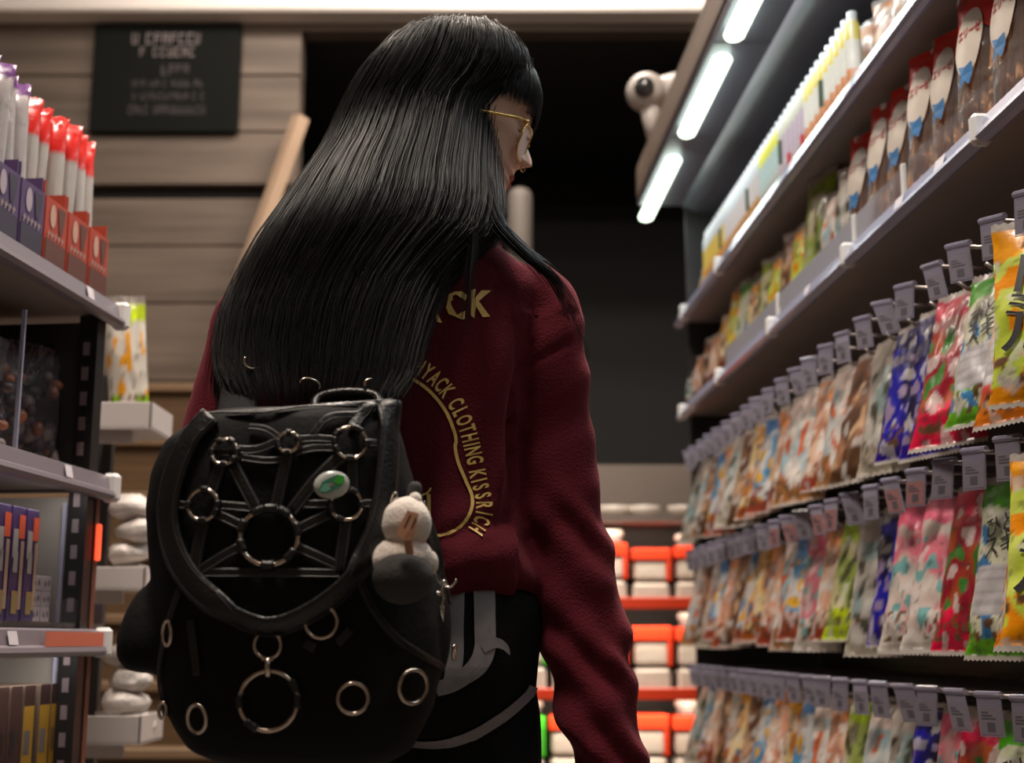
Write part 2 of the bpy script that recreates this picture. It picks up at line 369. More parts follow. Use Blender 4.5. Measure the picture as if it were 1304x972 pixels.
# hooks with price tags
M_tag = film_mat('tag_plastic', (.34, .32, .42), .15, .5, 0.0)
M_tagp = mat('tag_paper', (.20, .18, .22), .6); M_tagr = mat('tag_paper_red', (.30, .14, .14), .6); M_tagi = mat('tag_print', (.09, .08, .10), .6)
HS = .113
hook_s = [1.615 + HS * i for i in range(int((s_end - 1.66) / HS) + 1)]
def hook(s, z, n, row, red=False):
    t = empty('display_hook', RR.P(s, .385, z - .012))
    tag(t, ('%s hook from the camera in the %s hook row, with %s price tag' % (ORD[n], row, 'pink' if red else 'grey')), 'hook', row + ' row of hooks')
    rnd = random.Random(n * 7 + len(row)); dz = rnd.uniform(-.004, .004)
    obj('upper_rod', MB().tube([T(Vector((s, .385, z - .002))), T(Vector((s, .1, z - .002))), T(Vector((s, .004, z)))], .0032, 8), M_hook, t, True)
    obj('lower_rod', MB().tube([T(Vector((s, .385, z - .032))), T(Vector((s, .08, z - .036))), T(Vector((s, .048, z - .034))), T(Vector((s, .034, z - .024)))], .0034, 8), M_hook, t, True)
    a = R(34 + rnd.uniform(-12, 12)); tl = rnd.uniform(-.5, .25)
    def TT(v):   # tag frame: x across, y out of the face, z down-up; turned towards the camera
        x = v.x + v.z * tl * .6; sx = x * math.cos(a); ox = x * math.sin(a)
        return T(Vector((s - sx, -.004 - v.y * math.cos(a) + ox, z + v.z)))
    tg = obj('price_tag', MB().box(-.017, .017, 0, .002, -.053, .0, TT).tube([(-.018, 0, .002), (.018, 0, .002)], .005, 8, T=TT), M_tag, t)
    obj('label', MB().box(-.0155, .0155, .0021, .0026, -.050, -.014, TT), M_tagr if red else M_tagp, tg)
    pr_ = MB(); 
    for q in range(3): pr_.box(-.012, -.002 + .005 * q, .0027, .003, -.022 - .004 * q, -.020 - .004 * q, TT)
    pr_.box(-.005, .006, .0027, .003, -.046, -.034, TT)
    obj('print', pr_, M_tagi, tg)
for row, z in (('upper', ZA), ('middle', ZB_), ('lower', ZC_)):
    for n, s in enumerate(hook_s): hook(s + random.uniform(-.008, .008), z, n, row, red=(row == 'middle' and n in (4, 5, 8, 9, 11, 12)))
# ------------------------------------------------------------------ packets
def mixc(a, b, t): return tuple(a[i] * (1 - t) + b[i] * t for i in range(3))
def lin(h):
    h = h.lstrip('#'); return tuple(((int(h[i:i + 2], 16) / 255) ** 2.2) for i in (0, 2, 4))
def hexs(s): return [lin(x) for x in s.split()]
# palette: top, body, body2, accent, bottom, label
DES = {
 'lime': hexs('d8902a b8c850 c8d468 e89030 e09028'), 'orange': hexs('e07820 c8a890 d8b8a0 c05048 d87828'),
 'green': hexs('3f8a20 d0d0b8 b8c0a0 4078a8 5c9a28'), 'crimson': hexs('b01840 8a2030 a05030 3a7030 d02048'),
 'pink': hexs('d86880 c8b8b0 d07080 70a0a0 c8c0b8'), 'navy': hexs('20205a 28289a 14143c 9080a0 302090'),
 'silver': hexs('a09890 b0aca4 889c9c 4a4a40 b0a898'), 'white': hexs('c8b8b0 d0c8c0 98b0b8 c06848 a07048'),
 'peach': hexs('c88860 d8b8a0 c89078 e0d8d0 a04838'), 'blue': hexs('5078a8 c8c8c8 5088b0 d0a040 a05040'),
 'brown': hexs('705040 9a7058 5a4034 c0a080 503828'), 'gold': hexs('c89040 d8c090 b87838 606878 a05830'),
 'limewhite': hexs('b8d020 d8d0c4 d0c8bc e09a20 90d030'), 'greenmix': hexs('88a030 90a058 c0b890 505838 b0c838')}
CN = {'lime': 'lime and orange bag with black lettering', 'orange': 'orange topped beige snack bag', 'green': 'green topped cream snack bag',
      'crimson': 'crimson dried fruit bag', 'pink': 'pink and white candy bag', 'navy': 'navy blue candy bag', 'silver': 'silvery white snack bag', 'white': 'white snack bag with pale blue',
      'peach': 'peach coloured snack bag', 'blue': 'blue and white snack bag', 'brown': 'brown snack bag', 'gold': 'golden yellow snack bag', 'greenmix': 'olive green snack bag'}
def bag_mb(w, h, t, nx, nz, kind, seed, label=False, back=True):
    rnd = random.Random(seed); D = DES[kind]; mb = MB(); off = Vector((rnd.uniform(0, 50), rnd.uniform(0, 50), 0))
    def sm(a, b, x): x = max(0, min(1, (x - a) / (b - a))); return x * x * (3 - 2 * x)
    def colour(u, v):
        p = Vector((u * 2.2, v * 3.4, 0)) + off; n1 = noise.noise(p * 1.1); n2 = noise.noise(p * 2.3); n3 = noise.noise(p * 5)
        if v > .955: return (.38, .34, .31) if n3 > -.2 else (.3, .27, .25)
        if v < .03: return (.36, .33, .3)
        c = mixc(D[1], D[2], sm(-.15, .2, n1))
        if v > .80 + .03 * math.sin(u * 7 + seed): c = mixc(D[0], tuple(min(1, q * 1.5) for q in D[0]), sm(.1, .3, n2))
        elif n2 > .22 and v < .75: c = D[3]
        if .08 < v < .26 and n1 + n3 * .6 > -.05: c = mixc(D[4], (.12, .06, .03), sm(0, .25, n3))
        elif v <= .10: c = D[4]
        if n2 < -.26: c = mixc(c, (.62, .60, .57), .6)
        if n3 < -.44 and v < .8: c = mixc(c, (.03, .03, .03), .5)
        m_ = sum(c) / 3; c = tuple(max(0, min(1, (m_ + (q - m_) * 1.08) * .85)) for q in c)
        if label and .22 < v < .50 and .06 < u < .62:
            c = (.42, .41, .42) if int(v * 130) % 3 else (.33, .32, .34)
        return c
    for side in ((-1, 1) if back else (-1,)):
        vs = []; cs = []
        for j in range(nz + 1):
            v = j / nz
            vp = min(1, max(0, (v - .035) / .16)) ** .6 * min(1, max(0, (.955 - v) / .40)) ** .75
            for i in range(nx + 1):
                u = i / nx
                th = t * (max(0, 1 - abs(2 * u - 1) ** 2.6)) ** .6 * vp
                wr = noise.noise(Vector((u * 5, v * 7, side * 3)) + off) * .0035 * min(1, vp * 1.5) + noise.noise(Vector((u * 14, v * 9, side)) + off) * .0016 * min(1, 2 * vp + .2)
                ww = w * (1 - .07 * vp)
                x = (u - .5) * ww; z = -h + v * h
                if j in (0, nz) and nz > 20: z += .0014 * (1 if i % 2 else -1)
                y = side * (th * .5 + wr) + .004 * math.sin(u * 9 + seed) * sm(.85, 1, v)
                vs.append(Vector((x, y, z))); cs.append(colour(u if side < 0 else 1 - u, v))
        fs = [(j * (nx + 1) + i, j * (nx + 1) + i + 1, (j + 1) * (nx + 1) + i + 1, (j + 1) * (nx + 1) + i)[::(1 if side < 0 else -1)] for j in range(nz) for i in range(nx)]
        mb.add(vs, fs, cs)
    return mb
def ink_strokes(glyph, w, h, t, cx, cz, size, rot, sx=1.0, oy=.003):
    """glyphs laid on the bulging front of a packet (local: front is -y)"""
    vs, fs = text_mesh(glyph, .035 if size > .05 else .012); ca, sa = math.cos(rot), math.sin(rot); out = []
    for v in vs:
        x = v.x * sx * size; z = v.y * size; X = cx + x * ca - z * sa; Z = cz + x * sa + z * ca
        u = X / w + .5; vv = (Z + h) / h
        vp = min(1, max(0, (vv - .035) / .16)) ** .6 * min(1, max(0, (.955 - vv) / .40)) ** .75
        th = t * (max(0, 1 - min(1, abs(2 * u - 1)) ** 2.6)) ** .6 * vp
        out.append(Vector((X, -th * .5 - oy, Z)))
    return out, fs
rowk = {'upper': ['lime', 'orange', 'green', 'crimson', 'navy', 'navy', 'silver', 'brown', 'white', 'peach', 'white', 'white', 'peach', 'blue', 'gold', 'brown', 'silver', 'peach', 'blue', 'brown', 'white', 'silver'],
        'middle': ['lime', 'orange', 'green', 'crimson', 'pink', 'pink', 'navy', 'silver', 'greenmix', 'peach', 'pink', 'blue', 'white', 'peach', 'gold', 'blue', 'brown', 'peach', 'blue', 'silver', 'brown', 'white'],
        'lower': ['lime', 'orange', 'green', 'crimson', 'pink', 'navy', 'silver', 'white', 'greenmix', 'peach', 'white', 'blue', 'gold', 'peach', 'blue', 'brown', 'gold', 'white', 'brown', 'peach', 'blue', 'silver']}
M_ink2 = mat('white_ink', (.62, .62, .55), .5)
for row, z in (('upper', ZA), ('middle', ZB_), ('lower', ZC_)):
    for n, s in enumerate(hook_s):
        k = rowk[row][n % 22]; rnd = random.Random(n + len(row) * 31)
        w = .150 + rnd.uniform(-.008, .012); h = .262 + rnd.uniform(-.022, .006); tk = .026
        if n == 0: w = .185
        hi = n < 6; nx, nz = (34, 60) if hi else (18, 30)
        yaw = RR.a * -1 + math.pi / 2     # local +x -> along aisle towards the camera
        me = bag_mb(w, h, tk, nx, nz, k, n * 13 + len(row), label=(k in ('green', 'orange') and n < 3))
        o = obj('snack_bag', me, M_gloss, None, True)
        # local x -> -d (towards camera), local -y -> -r (aisle)
        e = math.atan2(-RR.d.y, -RR.d.x) ; turn = R(20 + rnd.uniform(-5, 5) + (20 if n == 0 else 0))
        o.rotation_mode = 'XYZ'
        o.rotation_euler = (R(-15 + rnd.uniform(-4, 3)), 0, e + turn)
        p = RR.P(s - (.012 if n == 0 else 0), .066 - (.03 if n == 0 else 0), z - .026); o.location = p
        tag(o, '%s on the %s hook of the %s row' % (CN[k] if k != 'lime' or n == 0 else 'lime green snack bag', ORD[n], row), 'snack bag', 'bags on the %s hook row' % row)
        def part(glyphs, m, nm):
            g = MB()
            for a_ in glyphs: vs, fs = ink_strokes(a_[0], w, h, tk, *a_[1:]); g.add(vs, fs)
            q = obj(nm, g, m); q.parent = o
        if k == 'lime' and n == 0:
            part([('ド', -.040, -.085, .060, R(-8)), ('ミ', -.052, -.128, .040, R(-8)), ('ル', -.040, -.166, .062, R(-8))], M_ink, 'lettering')
        if k == 'green' and n < 3: part([('ひと', -.02, -.078, .036, R(12), .9), ('スキ', -.015, -.108, .036, R(12), .9)], M_ink, 'lettering')
        if k == 'orange' and n < 3: part([('ぷっと', -.01, -.082, .036, R(14), .9), ('ハ', -.02, -.112, .036, R(14), .9)], M_ink, 'lettering')
# ------------------------------------------------------------------ wafer packs on the second shelf
zs2 = Z2 + .042 * .8
def wafer_pack(s, o_, w=.106, h=.25, lean=-5, turn=25, n=0, dz=0):
    t = empty('wafer_pack', RR.P(s, o_, zs2 + dz), world=False)
    t.rotation_euler = (R(lean), 0, math.atan2(-RR.d.y, -RR.d.x) + R(turn))
    tag(t, '%s clear red-headed packet of wafer sticks on the second shelf of the right rack' % ORD[n], 'wafer pack', 'wafer packs on the second shelf')
    fb = bag_mb(w, h, .05, 18, 26, 'white', n + 3); fb.v = [(v[0], v[1], v[2] + h) for v in fb.v]; fb.hascol = False
    q = obj('film', fb, M_film, None, True); q.parent = t
    # red printed header panel hugging the front
    def surf(u, v, off=.002):
        vp = min(1, max(0, (v - .035) / .16)) ** .6 * min(1, max(0, (.955 - v) / .40)) ** .75
        return -(.05 * (max(0, 1 - abs(2 * u - 1) ** 2.6)) ** .6 * vp) * .5 - off
    m = MB(); vs = []; nx, nz = 16, 14
    for j in range(nz + 1):
        for i in range(nx + 1):
            u = i / nx; v0 = .70 + .06 * math.cos((u - .4) * 6); v = v0 + (1 - v0) * j / nz
            vs.append(Vector(((u - .5) * w * .97, surf(u, v), v * h)))
    m.add(vs, [(j * (nx + 1) + i, j * (nx + 1) + i + 1, (j + 1) * (nx + 1) + i + 1, (j + 1) * (nx + 1) + i) for j in range(nz) for i in range(nx)])
    hd = obj('header', m, mat('red_print', (.85, .035, .015), .3, coat=.4), None, True); hd.parent = t
    m = MB(); pts = []; 
    ring = [(.36 + .25 * math.cos(a), .64 + .235 * math.sin(a)) for a in [2 * math.pi * k / 24 for k in range(24)]]
    vs = [Vector(((.36 - .5) * w, surf(.36, .64, .0045), .64 * h))] + [Vector(((.36 + (u - .36) * q - .5) * w, surf(.36 + (u - .36) * q, .64 + (v - .64) * q, .0042), (.64 + (v - .64) * q) * h)) for q in (.5, 1) for u, v in ring]
    fs = [(0, 1 + k, 1 + (k + 1) % 24) for k in range(24)] + [(1 + k, 25 + k, 25 + (k + 1) % 24, 1 + (k + 1) % 24) for k in range(24)]
    lb = obj('oval_label', m.add(vs, fs), mat('label_cream', (.62, .57, .50), .4), None, True); lb.parent = t
    m = MB(); vs, fs = text_mesh('エリーゼ', .03)
    for v in vs: pass
    def lay(vs, cx, cz, sz, rot=0, sx=1):
        out = []
        for v in vs:
            X = v.x * sz * sx; Z = v.y * sz; X, Z = X * math.cos(rot) - Z * math.sin(rot), X * math.sin(rot) + Z * math.cos(rot); u = cx + X / w; vv = cz + Z / h
            out.append(Vector(((u - .5) * w, surf(u, vv, .0052), vv * h)))
        return out
    m.add(lay(vs, .36, .70, .021, R(8), .52), fs)
    lt = obj('lettering', m, mat('red_ink', (.45, .02, .02), .5)); lt.parent = lb
    m = MB(); fl = [Vector((a_, b_, 0)) for a_, b_ in ((-.9, .9), (.1, .6), (.9, 1), (1.1, -.2), (.6, -1.4), (0, -.9), (-.8, -1.5), (-.5, -.2))]
    m.add(lay(fl, .34, .43, .015), [tuple(range(8))]); bl = obj('blue_ribbon', m, mat('blue_print', (.04, .18, .42), .4)); bl.parent = lb
    for k in range(5):
        x = (-.30 + .15 * k) * w
        sk = MB().tube([(x, -.008 + .002 * (-1) ** k, .012), (x + random.uniform(-.004, .004), 0, h * .55), (x + random.uniform(-.003, .003), 0, h * .78)], .0062, 6)
        q = obj('wafer_stick', sk, mat('wafer', (.85, .45, .20), .7, var=.2, vscale=60)); q.parent = t
for n, (px, o_, trn, dz) in enumerate(((1296, .055, 22, 0), (1252, .045, 28, .03), (1216, .055, 26, 0), (1186, .045, 30, 0), (1157, .055, 25, 0), (1130, .045, 24, 0), (1104, .055, 28, 0))):
    wafer_pack(s_of(RR, px, zs2 + .1, o_), o_, n=n, turn=trn, dz=max(0, 0))
def pouch(s, o_, w, h, kind, n, label, grp, cat='snack pouch', zs=None, film=False, turn=15):
    me = bag_mb(w, h, .045, 16, 24, kind, n * 3 + 11); me.v = [(v[0], v[1], v[2] + h) for v in me.v]
    o = obj('snack_pouch', me, M_gloss, None, True); o.location = RR.P(s, o_, zs2 if zs is None else zs)
    o.rotation_euler = (R(-5), 0, math.atan2(-RR.d.y, -RR.d.x) + R(turn)); tag(o, label, cat, grp); return o
pk = [(1081, .17, 'silver'), (1063, .15, 'white'), (1040, .22, 'greenmix'), (1022, .16, 'lime'), (1008, .17, 'brown'), (993, .15, 'lime'), (979, .17, 'greenmix'), (965, .15, 'gold'), (951, .18, 'green'), (938, .19, 'lime'), (926, .15, 'gold'), (914, .13, 'peach'), (904, .14, 'brown'), (894, .12, 'peach'), (884, .11, 'silver')]
for n, (px, h, k) in enumerate(pk):
    pouch(s_of(RR, px, zs2 + .08, .042), .042, .11, h * 1.25, k, n, '%s, %s past the wafer packs on the second shelf' % (CN[k].replace(' with black lettering', '').replace(' with pale blue', '').replace('bag', 'pouch'), ORD[n]), 'pouches on the second shelf')
# thin sweet tubes on the top shelf
zs1 = Z1 + .04 * .8
s = s_of(RR, 1092, zs1 + .05, .04); n = 0
def tube_pack(s, zs, c1, c2, c3, label, grp):
    w = .016; mb = MB(); prof = [(0, .6), (.003, .95), (.06, 1), (.061, 1), (.118, 1), (.12, 1), (.15, .95), (.158, .7), (.162, .62), (.178, .62), (.180, .5)]
    cols = [c2, c2, c2, c1, c1, c3, c3, c3, (.62, .65, .66), (.66, .68, .7), (.66, .68, .7)]
    vs = []; cs = []
    for (z, q), c in zip(prof, cols):
        for k in range(10):
            a = k * math.pi / 5; vs.append(Vector((w * q * math.cos(a), w * .8 * q * math.sin(a), z)))
            cs.append(mixc(c, (.65, .65, .65), .55) if k in (3, 7) else c)
    m_ = len(prof); fs = [(i * 10 + k, i * 10 + (k + 1) % 10, (i + 1) * 10 + (k + 1) % 10, (i + 1) * 10 + k) for i in range(m_ - 1) for k in range(10)] + [tuple(range(10))[::-1], tuple(range((m_ - 1) * 10, m_ * 10))]
    mb.add(vs, fs, cs); o = obj('sweet_tube', mb, M_gloss, None, True); o.location = RR.P(s, .035, zs); tag(o, label, 'tube of sweets', grp); return o
WH = lin('c4ccd0')
while True:
    px = 652 + F * RR.P(s, .035, zs1).x / (RR.P(s, .035, zs1).y * ct + (zs1 - H) * st)
    if px < 902: break
    if px > 1035: c = (lin('d8d8d0'), lin('e09868'), lin('d8c860')); nm = 'white sweet tubes with orange base and yellow neck near the front of the top shelf'
    elif px > 1000: c = (lin('b8a8b8'), lin('c83838') if n % 3 == 0 else lin('c8b8c0'), lin('c0c0b0')); nm = 'white sweet tubes with red marks in the middle of the top shelf'
    elif px > 975: c = (lin('b0c8c8'), lin('c0c8c0'), lin('d8d848')); nm = 'pale sweet tubes with yellow-green neck on the top shelf'
    elif px > 930: c = (lin('c8c0c0'), lin('c89050'), WH); nm = 'white sweet tubes with amber base towards the far part of the top shelf'
    else: c = (lin('d8b850'), lin('d89848'), WH); nm = 'yellow and amber sweet tubes near the far end of the top shelf'
    if n % 9 == 5: c = (lin('304838'), c[1], c[2]); nm = 'dark green banded sweet tubes spaced among the pale ones on the top shelf'
    tube_pack(s, zs1, *c, nm, 'sweet tubes on the top shelf: ' + nm[:12])
    s += .037; n += 1
def clear_pack(px, z, h, w, kind, label, n, o_=.07, turn=25):
    pouch(s_of(RR, px, z + .05, o_), o_, w, h, kind, n + 40, label, 'packs at the ends of the top shelf', zs=z, turn=turn)
clear_pack(908, zs1, .15, .06, 'navy', 'purple and yellow snack pack at the far end of the top shelf', 1)
clear_pack(899, zs1, .14, .06, 'gold', 'yellow snack pack at the far end of the top shelf, last in the row', 2)
for i, px in enumerate((1112, 1135, 1162)): clear_pack(px, zs1, .19, .11, 'peach', ORD[i] + ' peach coloured pack from the sweet tubes, near the photo top', 5 + i, .08)
# second row of dark packs lying behind
clear_pack(1280, zs2, .2, .12, 'navy', 'purple topped snack pack behind the nearest wafer pack on the second shelf', 9, .2)
# ------------------------------------------------------------------ canopy with tube lamps
can = empty('rack_canopy', RR.P(2.4, .2, 2.18)); tag(can, 'glossy dark canopy over the right rack carrying a line of tube lamps', 'canopy')
zc0 = RR.hit(812, 262, -.12)[1]; print('canopy z', zc0)
s_c = RR.hit(812, 266, -.12)[0]
M_can = mat('canopy_gloss', (.19, .20, .26), .38, .3, bump=.25, bscale=5)
seams = [s_of(RR, 828, zc0, -.12), ]
sA = s_c - .02
L = .60; k = 0; s1 = s_c
while s1 > .6:
    s0 = s1 - L
    pan = obj('panel', MB().box(s0 + .003, s1 - .003, -.12, .45, zc0, zc0 + .02, T, bev=.003), M_can, can)
    ta, tb = s0 + .045, s1 - .045
    if k == 0: ta, tb = s_of(RR, 860, zc0, -.08), s_of(RR, 822, zc0, -.08)
    m = MB(); rings = []
    for q, rr in ((ta, .4), (ta + .008, .8), (ta + .02, 1), (tb - .02, 1), (tb - .008, .8), (tb, .4)):
        rings.append([T(Vector((q, -.082 + .024 * rr * math.cos(a), zc0 - .014 + .014 * rr * math.sin(a)))) for a in [2 * math.pi * j / 12 for j in range(12)]])
    m.loft(rings); tl = obj('tube_lamp', m, mat('tube_glow', (.86, 1, .80), emit=3.2), pan, True)
    l = bpy.data.lights.new('area_glow', 'AREA'); l.shape = 'RECTANGLE'; l.size = .05; l.size_y = tb - ta; l.energy = 1.1; l.color = (.86, .95, 1)
    o = bpy.data.objects.new('area_glow', l); C.objects.link(o); o.parent = tl
    o.location = RR.P((ta + tb) / 2, -.08, zc0 - .035) - Vector(can.location) if False else RR.P((ta + tb) / 2, -.08, zc0 - .035); o.rotation_euler = (0, 0, -RR.a)
    o.parent = None; o.parent = can; o.location = RR.P((ta + tb) / 2, -.08, zc0 - .035) - can.location
    s1 = s0; k += 1
for q in range(1):
    obj('reflection_curve', MB().loft([[T(Vector((ss, o_, zc0 - .002 + dz_))) for o_, dz_ in ((.02, 0), (.06, -.03), (.13, -.045), (.20, -.03), (.24, 0))] for ss in (.6, s_c - .01)]), M_can, can, True)  # curved strip shaped to stand in for blurred light reflections
tag(wobj('bulkhead', MB().box(.6, s_c - .02, -.125, .5, zc0 + .021, zc0 + .12, T), M_wall, RR.P(2, 0, zc0 + .021)), 'timber clad bulkhead running above the dark canopy', 'bulkhead')
# ------------------------------------------------------------------ security camera
Yc = 3.9; cc = W(823, 118, Yc); cam_t = empty('security_camera', W(880, 120, Yc)); tag(cam_t, 'white security camera mounted at the end of the canopy', 'security camera')
u_ = 1 / 430.
m = MB(); m.ball(cc, 27 * u_, 27 * u_, 27 * u_, 20, 14); obj('head', m, mat('camera_white', (.34, .31, .29), .45), cam_t, True)
obj('lens', MB().tube([cc + Vector((-.012, -26 * u_ + .006, -.004)), cc + Vector((-.015, -30 * u_, -.006))], [14 * u_, 12 * u_], 20), mat('lens_glass', (.02, .02, .022), .12), cam_t, True)
obj('arm', MB().tube([cc + Vector((.01, 0, -.03)), W(829, 155, Yc), W(832, 176, Yc)], [.034, .026, .02], 12), MATS['camera_white'], cam_t, True)
obj('mount', MB().tube([cc + Vector((.02, .02, 0)), W(866, 110, Yc + .02), W(893, 112, Yc + .05)], [.05, .045, .05], 16), MATS['camera_white'], cam_t, True)
# ================================================================== LEFT RACK
TL = G(LR)
le = LR.hit(158, 400)[0]; LZ = [LR.hit(*p)[1] for p in ((160, 423), (152, 640), (142, 834))]
print('left', le, LZ, [LR.hit(*p)[1] for p in ((0, 328), (0, 600), (0, 834))])
LZ = [LR.hit(0, 328)[1], .5 * (LR.hit(0, 600)[1] + LR.hit(152, 640)[1]), LR.hit(142, 834)[1]]
lrack = empty('shelf_rack', LR.P(1.6, .2, 0)); tag(lrack, 'white and dark snack shelf rack at the left of the aisle', 'shelf rack')
l0 = .9
M_lside = mat('rack_side', (.38, .35, .32), .45, var=.15)
M_lrail = mat('left_rail', (.20, .175, .20), .3)
obj('back_panel', MB().box(l0, le - .04, .42, .44, .02, LZ[0] + .02, TL), M_lside, lrack)
for a_, b_ in ((0.02, LZ[1]), ): obj('side_panel', MB().box(le - .055, le - .04, .05, .42, a_, b_, TL), M_lside, lrack)
obj('side_panel', MB().box(le - .055, le - .04, .05, .42, LZ[1] + .01, LZ[0], TL), M_dark, lrack)
up = MB(); up.box(le - .062, le - .03, .018, .05, .02, LZ[0] + .01, TL)
po = obj('slotted_post', up, mat('post_black', (.012, .011, .012), .4), lrack)
sl = MB(); z = .3
while z < LZ[0] - .05:
    sl.box(le - .0635, le - .0615, .030, .041, z, z + .022, TL); z += .042
obj('slots', sl, mat('slot_grey', (.22, .17, .19), .5), po)
obj('edge_strip', MB().box(le - .0635, le - .061, .052, .058, .1, LZ[1] - .01, TL), M_rail, lrack)
obj('outer_trim', MB().box(le - .03, le - .015, .016, .04, .02, LZ[1] + .0, TL), mat('trim_red', (.16, .05, .03), .5), lrack)
for i, z in enumerate(LZ):
    lip = .038
    jl = [le - .012]
    lb = [(s_of(LR, (112, 84, 95)[i], z), .012)] + ([(s_of(LR, 12, z), .014)] if i == 2 else [])
    sh = shelf(LR, TL, l0, le, z, .42, lrack, lip=lip, mrail=M_lrail, joins=jl, labels=lb)
for i, (z, en) in enumerate(((LZ[1], .55), (LZ[2], .7))):  # strip lights added under two shelves to brighten the boxes
    l = bpy.data.lights.new('added_strip_glow', 'AREA'); l.shape = 'RECTANGLE'; l.size = .02; l.size_y = 1.2; l.energy = en; l.color = (1, .93, .86)
    o = bpy.data.objects.new('added_strip_glow', l); C.objects.link(o); o.parent = lrack; o.location = LR.P(le - .68, .03, z + .006) - lrack.location; o.rotation_euler = (0, R(30), -LR.a)
    obj('added_strip', MB().box(le - 1.28, le - .08, .022, .036, z + .0075, z + .0128, TL), mat('added_strip_diffuser', (1, .95, .9), emit=1.5), lrack)
# --- level 1: pretzel-stick packs in printed display boxes
z1 = LZ[0] + .038 * .8 + .001
def display_box(s, ci, n):
    col, dark = ((.36, .035, .012), (.10, .03, .02)) if ci else ((.065, .03, .11), (.03, .02, .045))
    t = empty('display_box', LR.P(s, .06, z1)); tag(t, ('%s %s cardboard display box holding stick packs on the upper left shelf' % (ORD[n], 'red' if ci else 'purple')), 'display box', 'display boxes on the upper left shelf')
    w = .038
    mb = MB(); mb.box(s - w, s + w, .03, .034, z1, z1 + .125, TL).box(s - w, s - w + .003, .034, .15, z1, z1 + .15, TL).box(s + w - .003, s + w, .034, .15, z1, z1 + .15, TL).box(s - w, s + w, .147, .15, z1, z1 + .08, TL).box(s - w, s + w, .03, .15, z1, z1 + .003, TL)
    obj('carton', mb, mat('carton_%d' % ci, col, .5), t)
    if 1:
        p = MB(); p.box(s - w + .003, s + w - .003, .0285, .0299, z1 + .002, z1 + .058, TL); obj('band', p, mat('band_%d' % ci, dark, .5), t)
        p = MB(); cs_ = [TL(Vector((s - .014 + .010 * math.cos(a), .0288, z1 + .098 + .019 * math.sin(a)))) for a in [2 * math.pi * k / 16 for k in range(16)]]
        p.add(cs_, [tuple(range(16))]); obj('round_emblem', p, mat('emblem_%d' % ci, (.48, .30, .24) if ci else (.36, .3, .36), .5), t)
        p = MB(); p.add([TL(Vector((s + .006 + a_, .0287, z1 + b_))) for a_, b_ in ((-.004, .118), (.024, .118), (.014, .076), (.004, .076))], [(0, 1, 2, 3)]); obj('dark_panel', p, mat('band_%d' % ci), t)
        p = MB(); rs = random.Random(n)
        for k in range(5):
            x = s - .03 + k * .012
            p.add([TL(Vector((x + a_, .0283, z1 + .060 + b_))) for a_, b_ in ((0, 0), (.003, .001), (.006, .012), (.003, .012))], [(0, 1, 2, 3)])
            p.add([TL(Vector((x + a_, .0283, z1 + .060 + b_))) for a_, b_ in ((0, .005), (.009, .007), (.009, .009), (0, .008))], [(0, 1, 2, 3)])
        obj('lettering', p, mat('letter_pale', (.34, .28, .25), .6), t)
def stick_pack(s, o_, ci, n, h=.29, tilt=0):
    top = (.62, .015, .01) if ci else (.12, .03, .17)
    mb = MB(); vs = []; cs = []; K = 14; rs = random.Random(n)
    prof = [(0, 1, .8), (.03, 1, .8), (.12, 1, .8), (.19, 1, .8), (.222, 1, .8), (.230, 1, .8), (.25, 1, .7), (.266, 1.0, .5), (.274, 1.05, .12), (h, 1.15, .1)]
    cc_ = [(.36, .33, .31)] * 3 + [(.40, .37, .35)] * 2 + [top] * 5
    if not ci: cc_ = [(.36, .33, .33)] * 8 + [top] * 2
    for (z, a_, b_), c in zip(prof, cc_):
        for k in range(K):
            a = 2 * math.pi * k / K; j = 1 + rs.uniform(-.06, .06)
            vs.append(Vector((.0155 * a_ * j * math.cos(a), .0135 * b_ * j * math.sin(a), z + (rs.uniform(-.004, .004) if z > .24 else 0))))
            cs.append(mixc(c, (.7, .66, .64), .5) if (k == 3 and z > .16) else (mixc(c, (.12, .11, .11), .5) if (k % 5 == 0 and .03 < z < .17) else c))
    m_ = len(prof); fs = [(i * K + k, i * K + (k + 1) % K, (i + 1) * K + (k + 1) % K, (i + 1) * K + k) for i in range(m_ - 1) for k in range(K)] + [tuple(range(K))[::-1], tuple(range((m_ - 1) * K, m_ * K))]
    o = obj('stick_pack', mb.add(vs, fs, cs), M_gloss, None, True); o.location = LR.P(s, o_, z1 + .006); o.rotation_euler = (0, R(rs.uniform(-2, 2)), -LR.a + R(25) + rs.uniform(-.3, .3))
    tag(o, '%s white stick pack with %s top, counted from the left, upper left shelf' % (ORD[n], 'crimped red' if ci else 'purple'), 'stick pack', ('red' if ci else 'purple') + ' topped stick packs'); return o
bs = le - .05; nb_ = 0; boxes = []
while bs > l0 + .1: boxes.append(bs); bs -= .082
npk = [0, 0]
cnt = {0: 0, 1: 0}
for i, b_ in enumerate(sorted(boxes)):
    px = 652 + F * LR.P(b_, .03, z1).x / (LR.P(b_, .03, z1).y * ct + (z1 - H) * st)
    ci = 1 if px > 42 else 0
    if px < -70: continue
    display_box(b_, ci, cnt[ci]); cnt[ci] += 1
    for dx in (-.019, .017):
        stick_pack(b_ + dx, .062 + random.uniform(0, .02), ci, npk[ci]); npk[ci] += 1
        stick_pack(b_ + dx + .004, .115, ci, npk[ci]); npk[ci] += 1
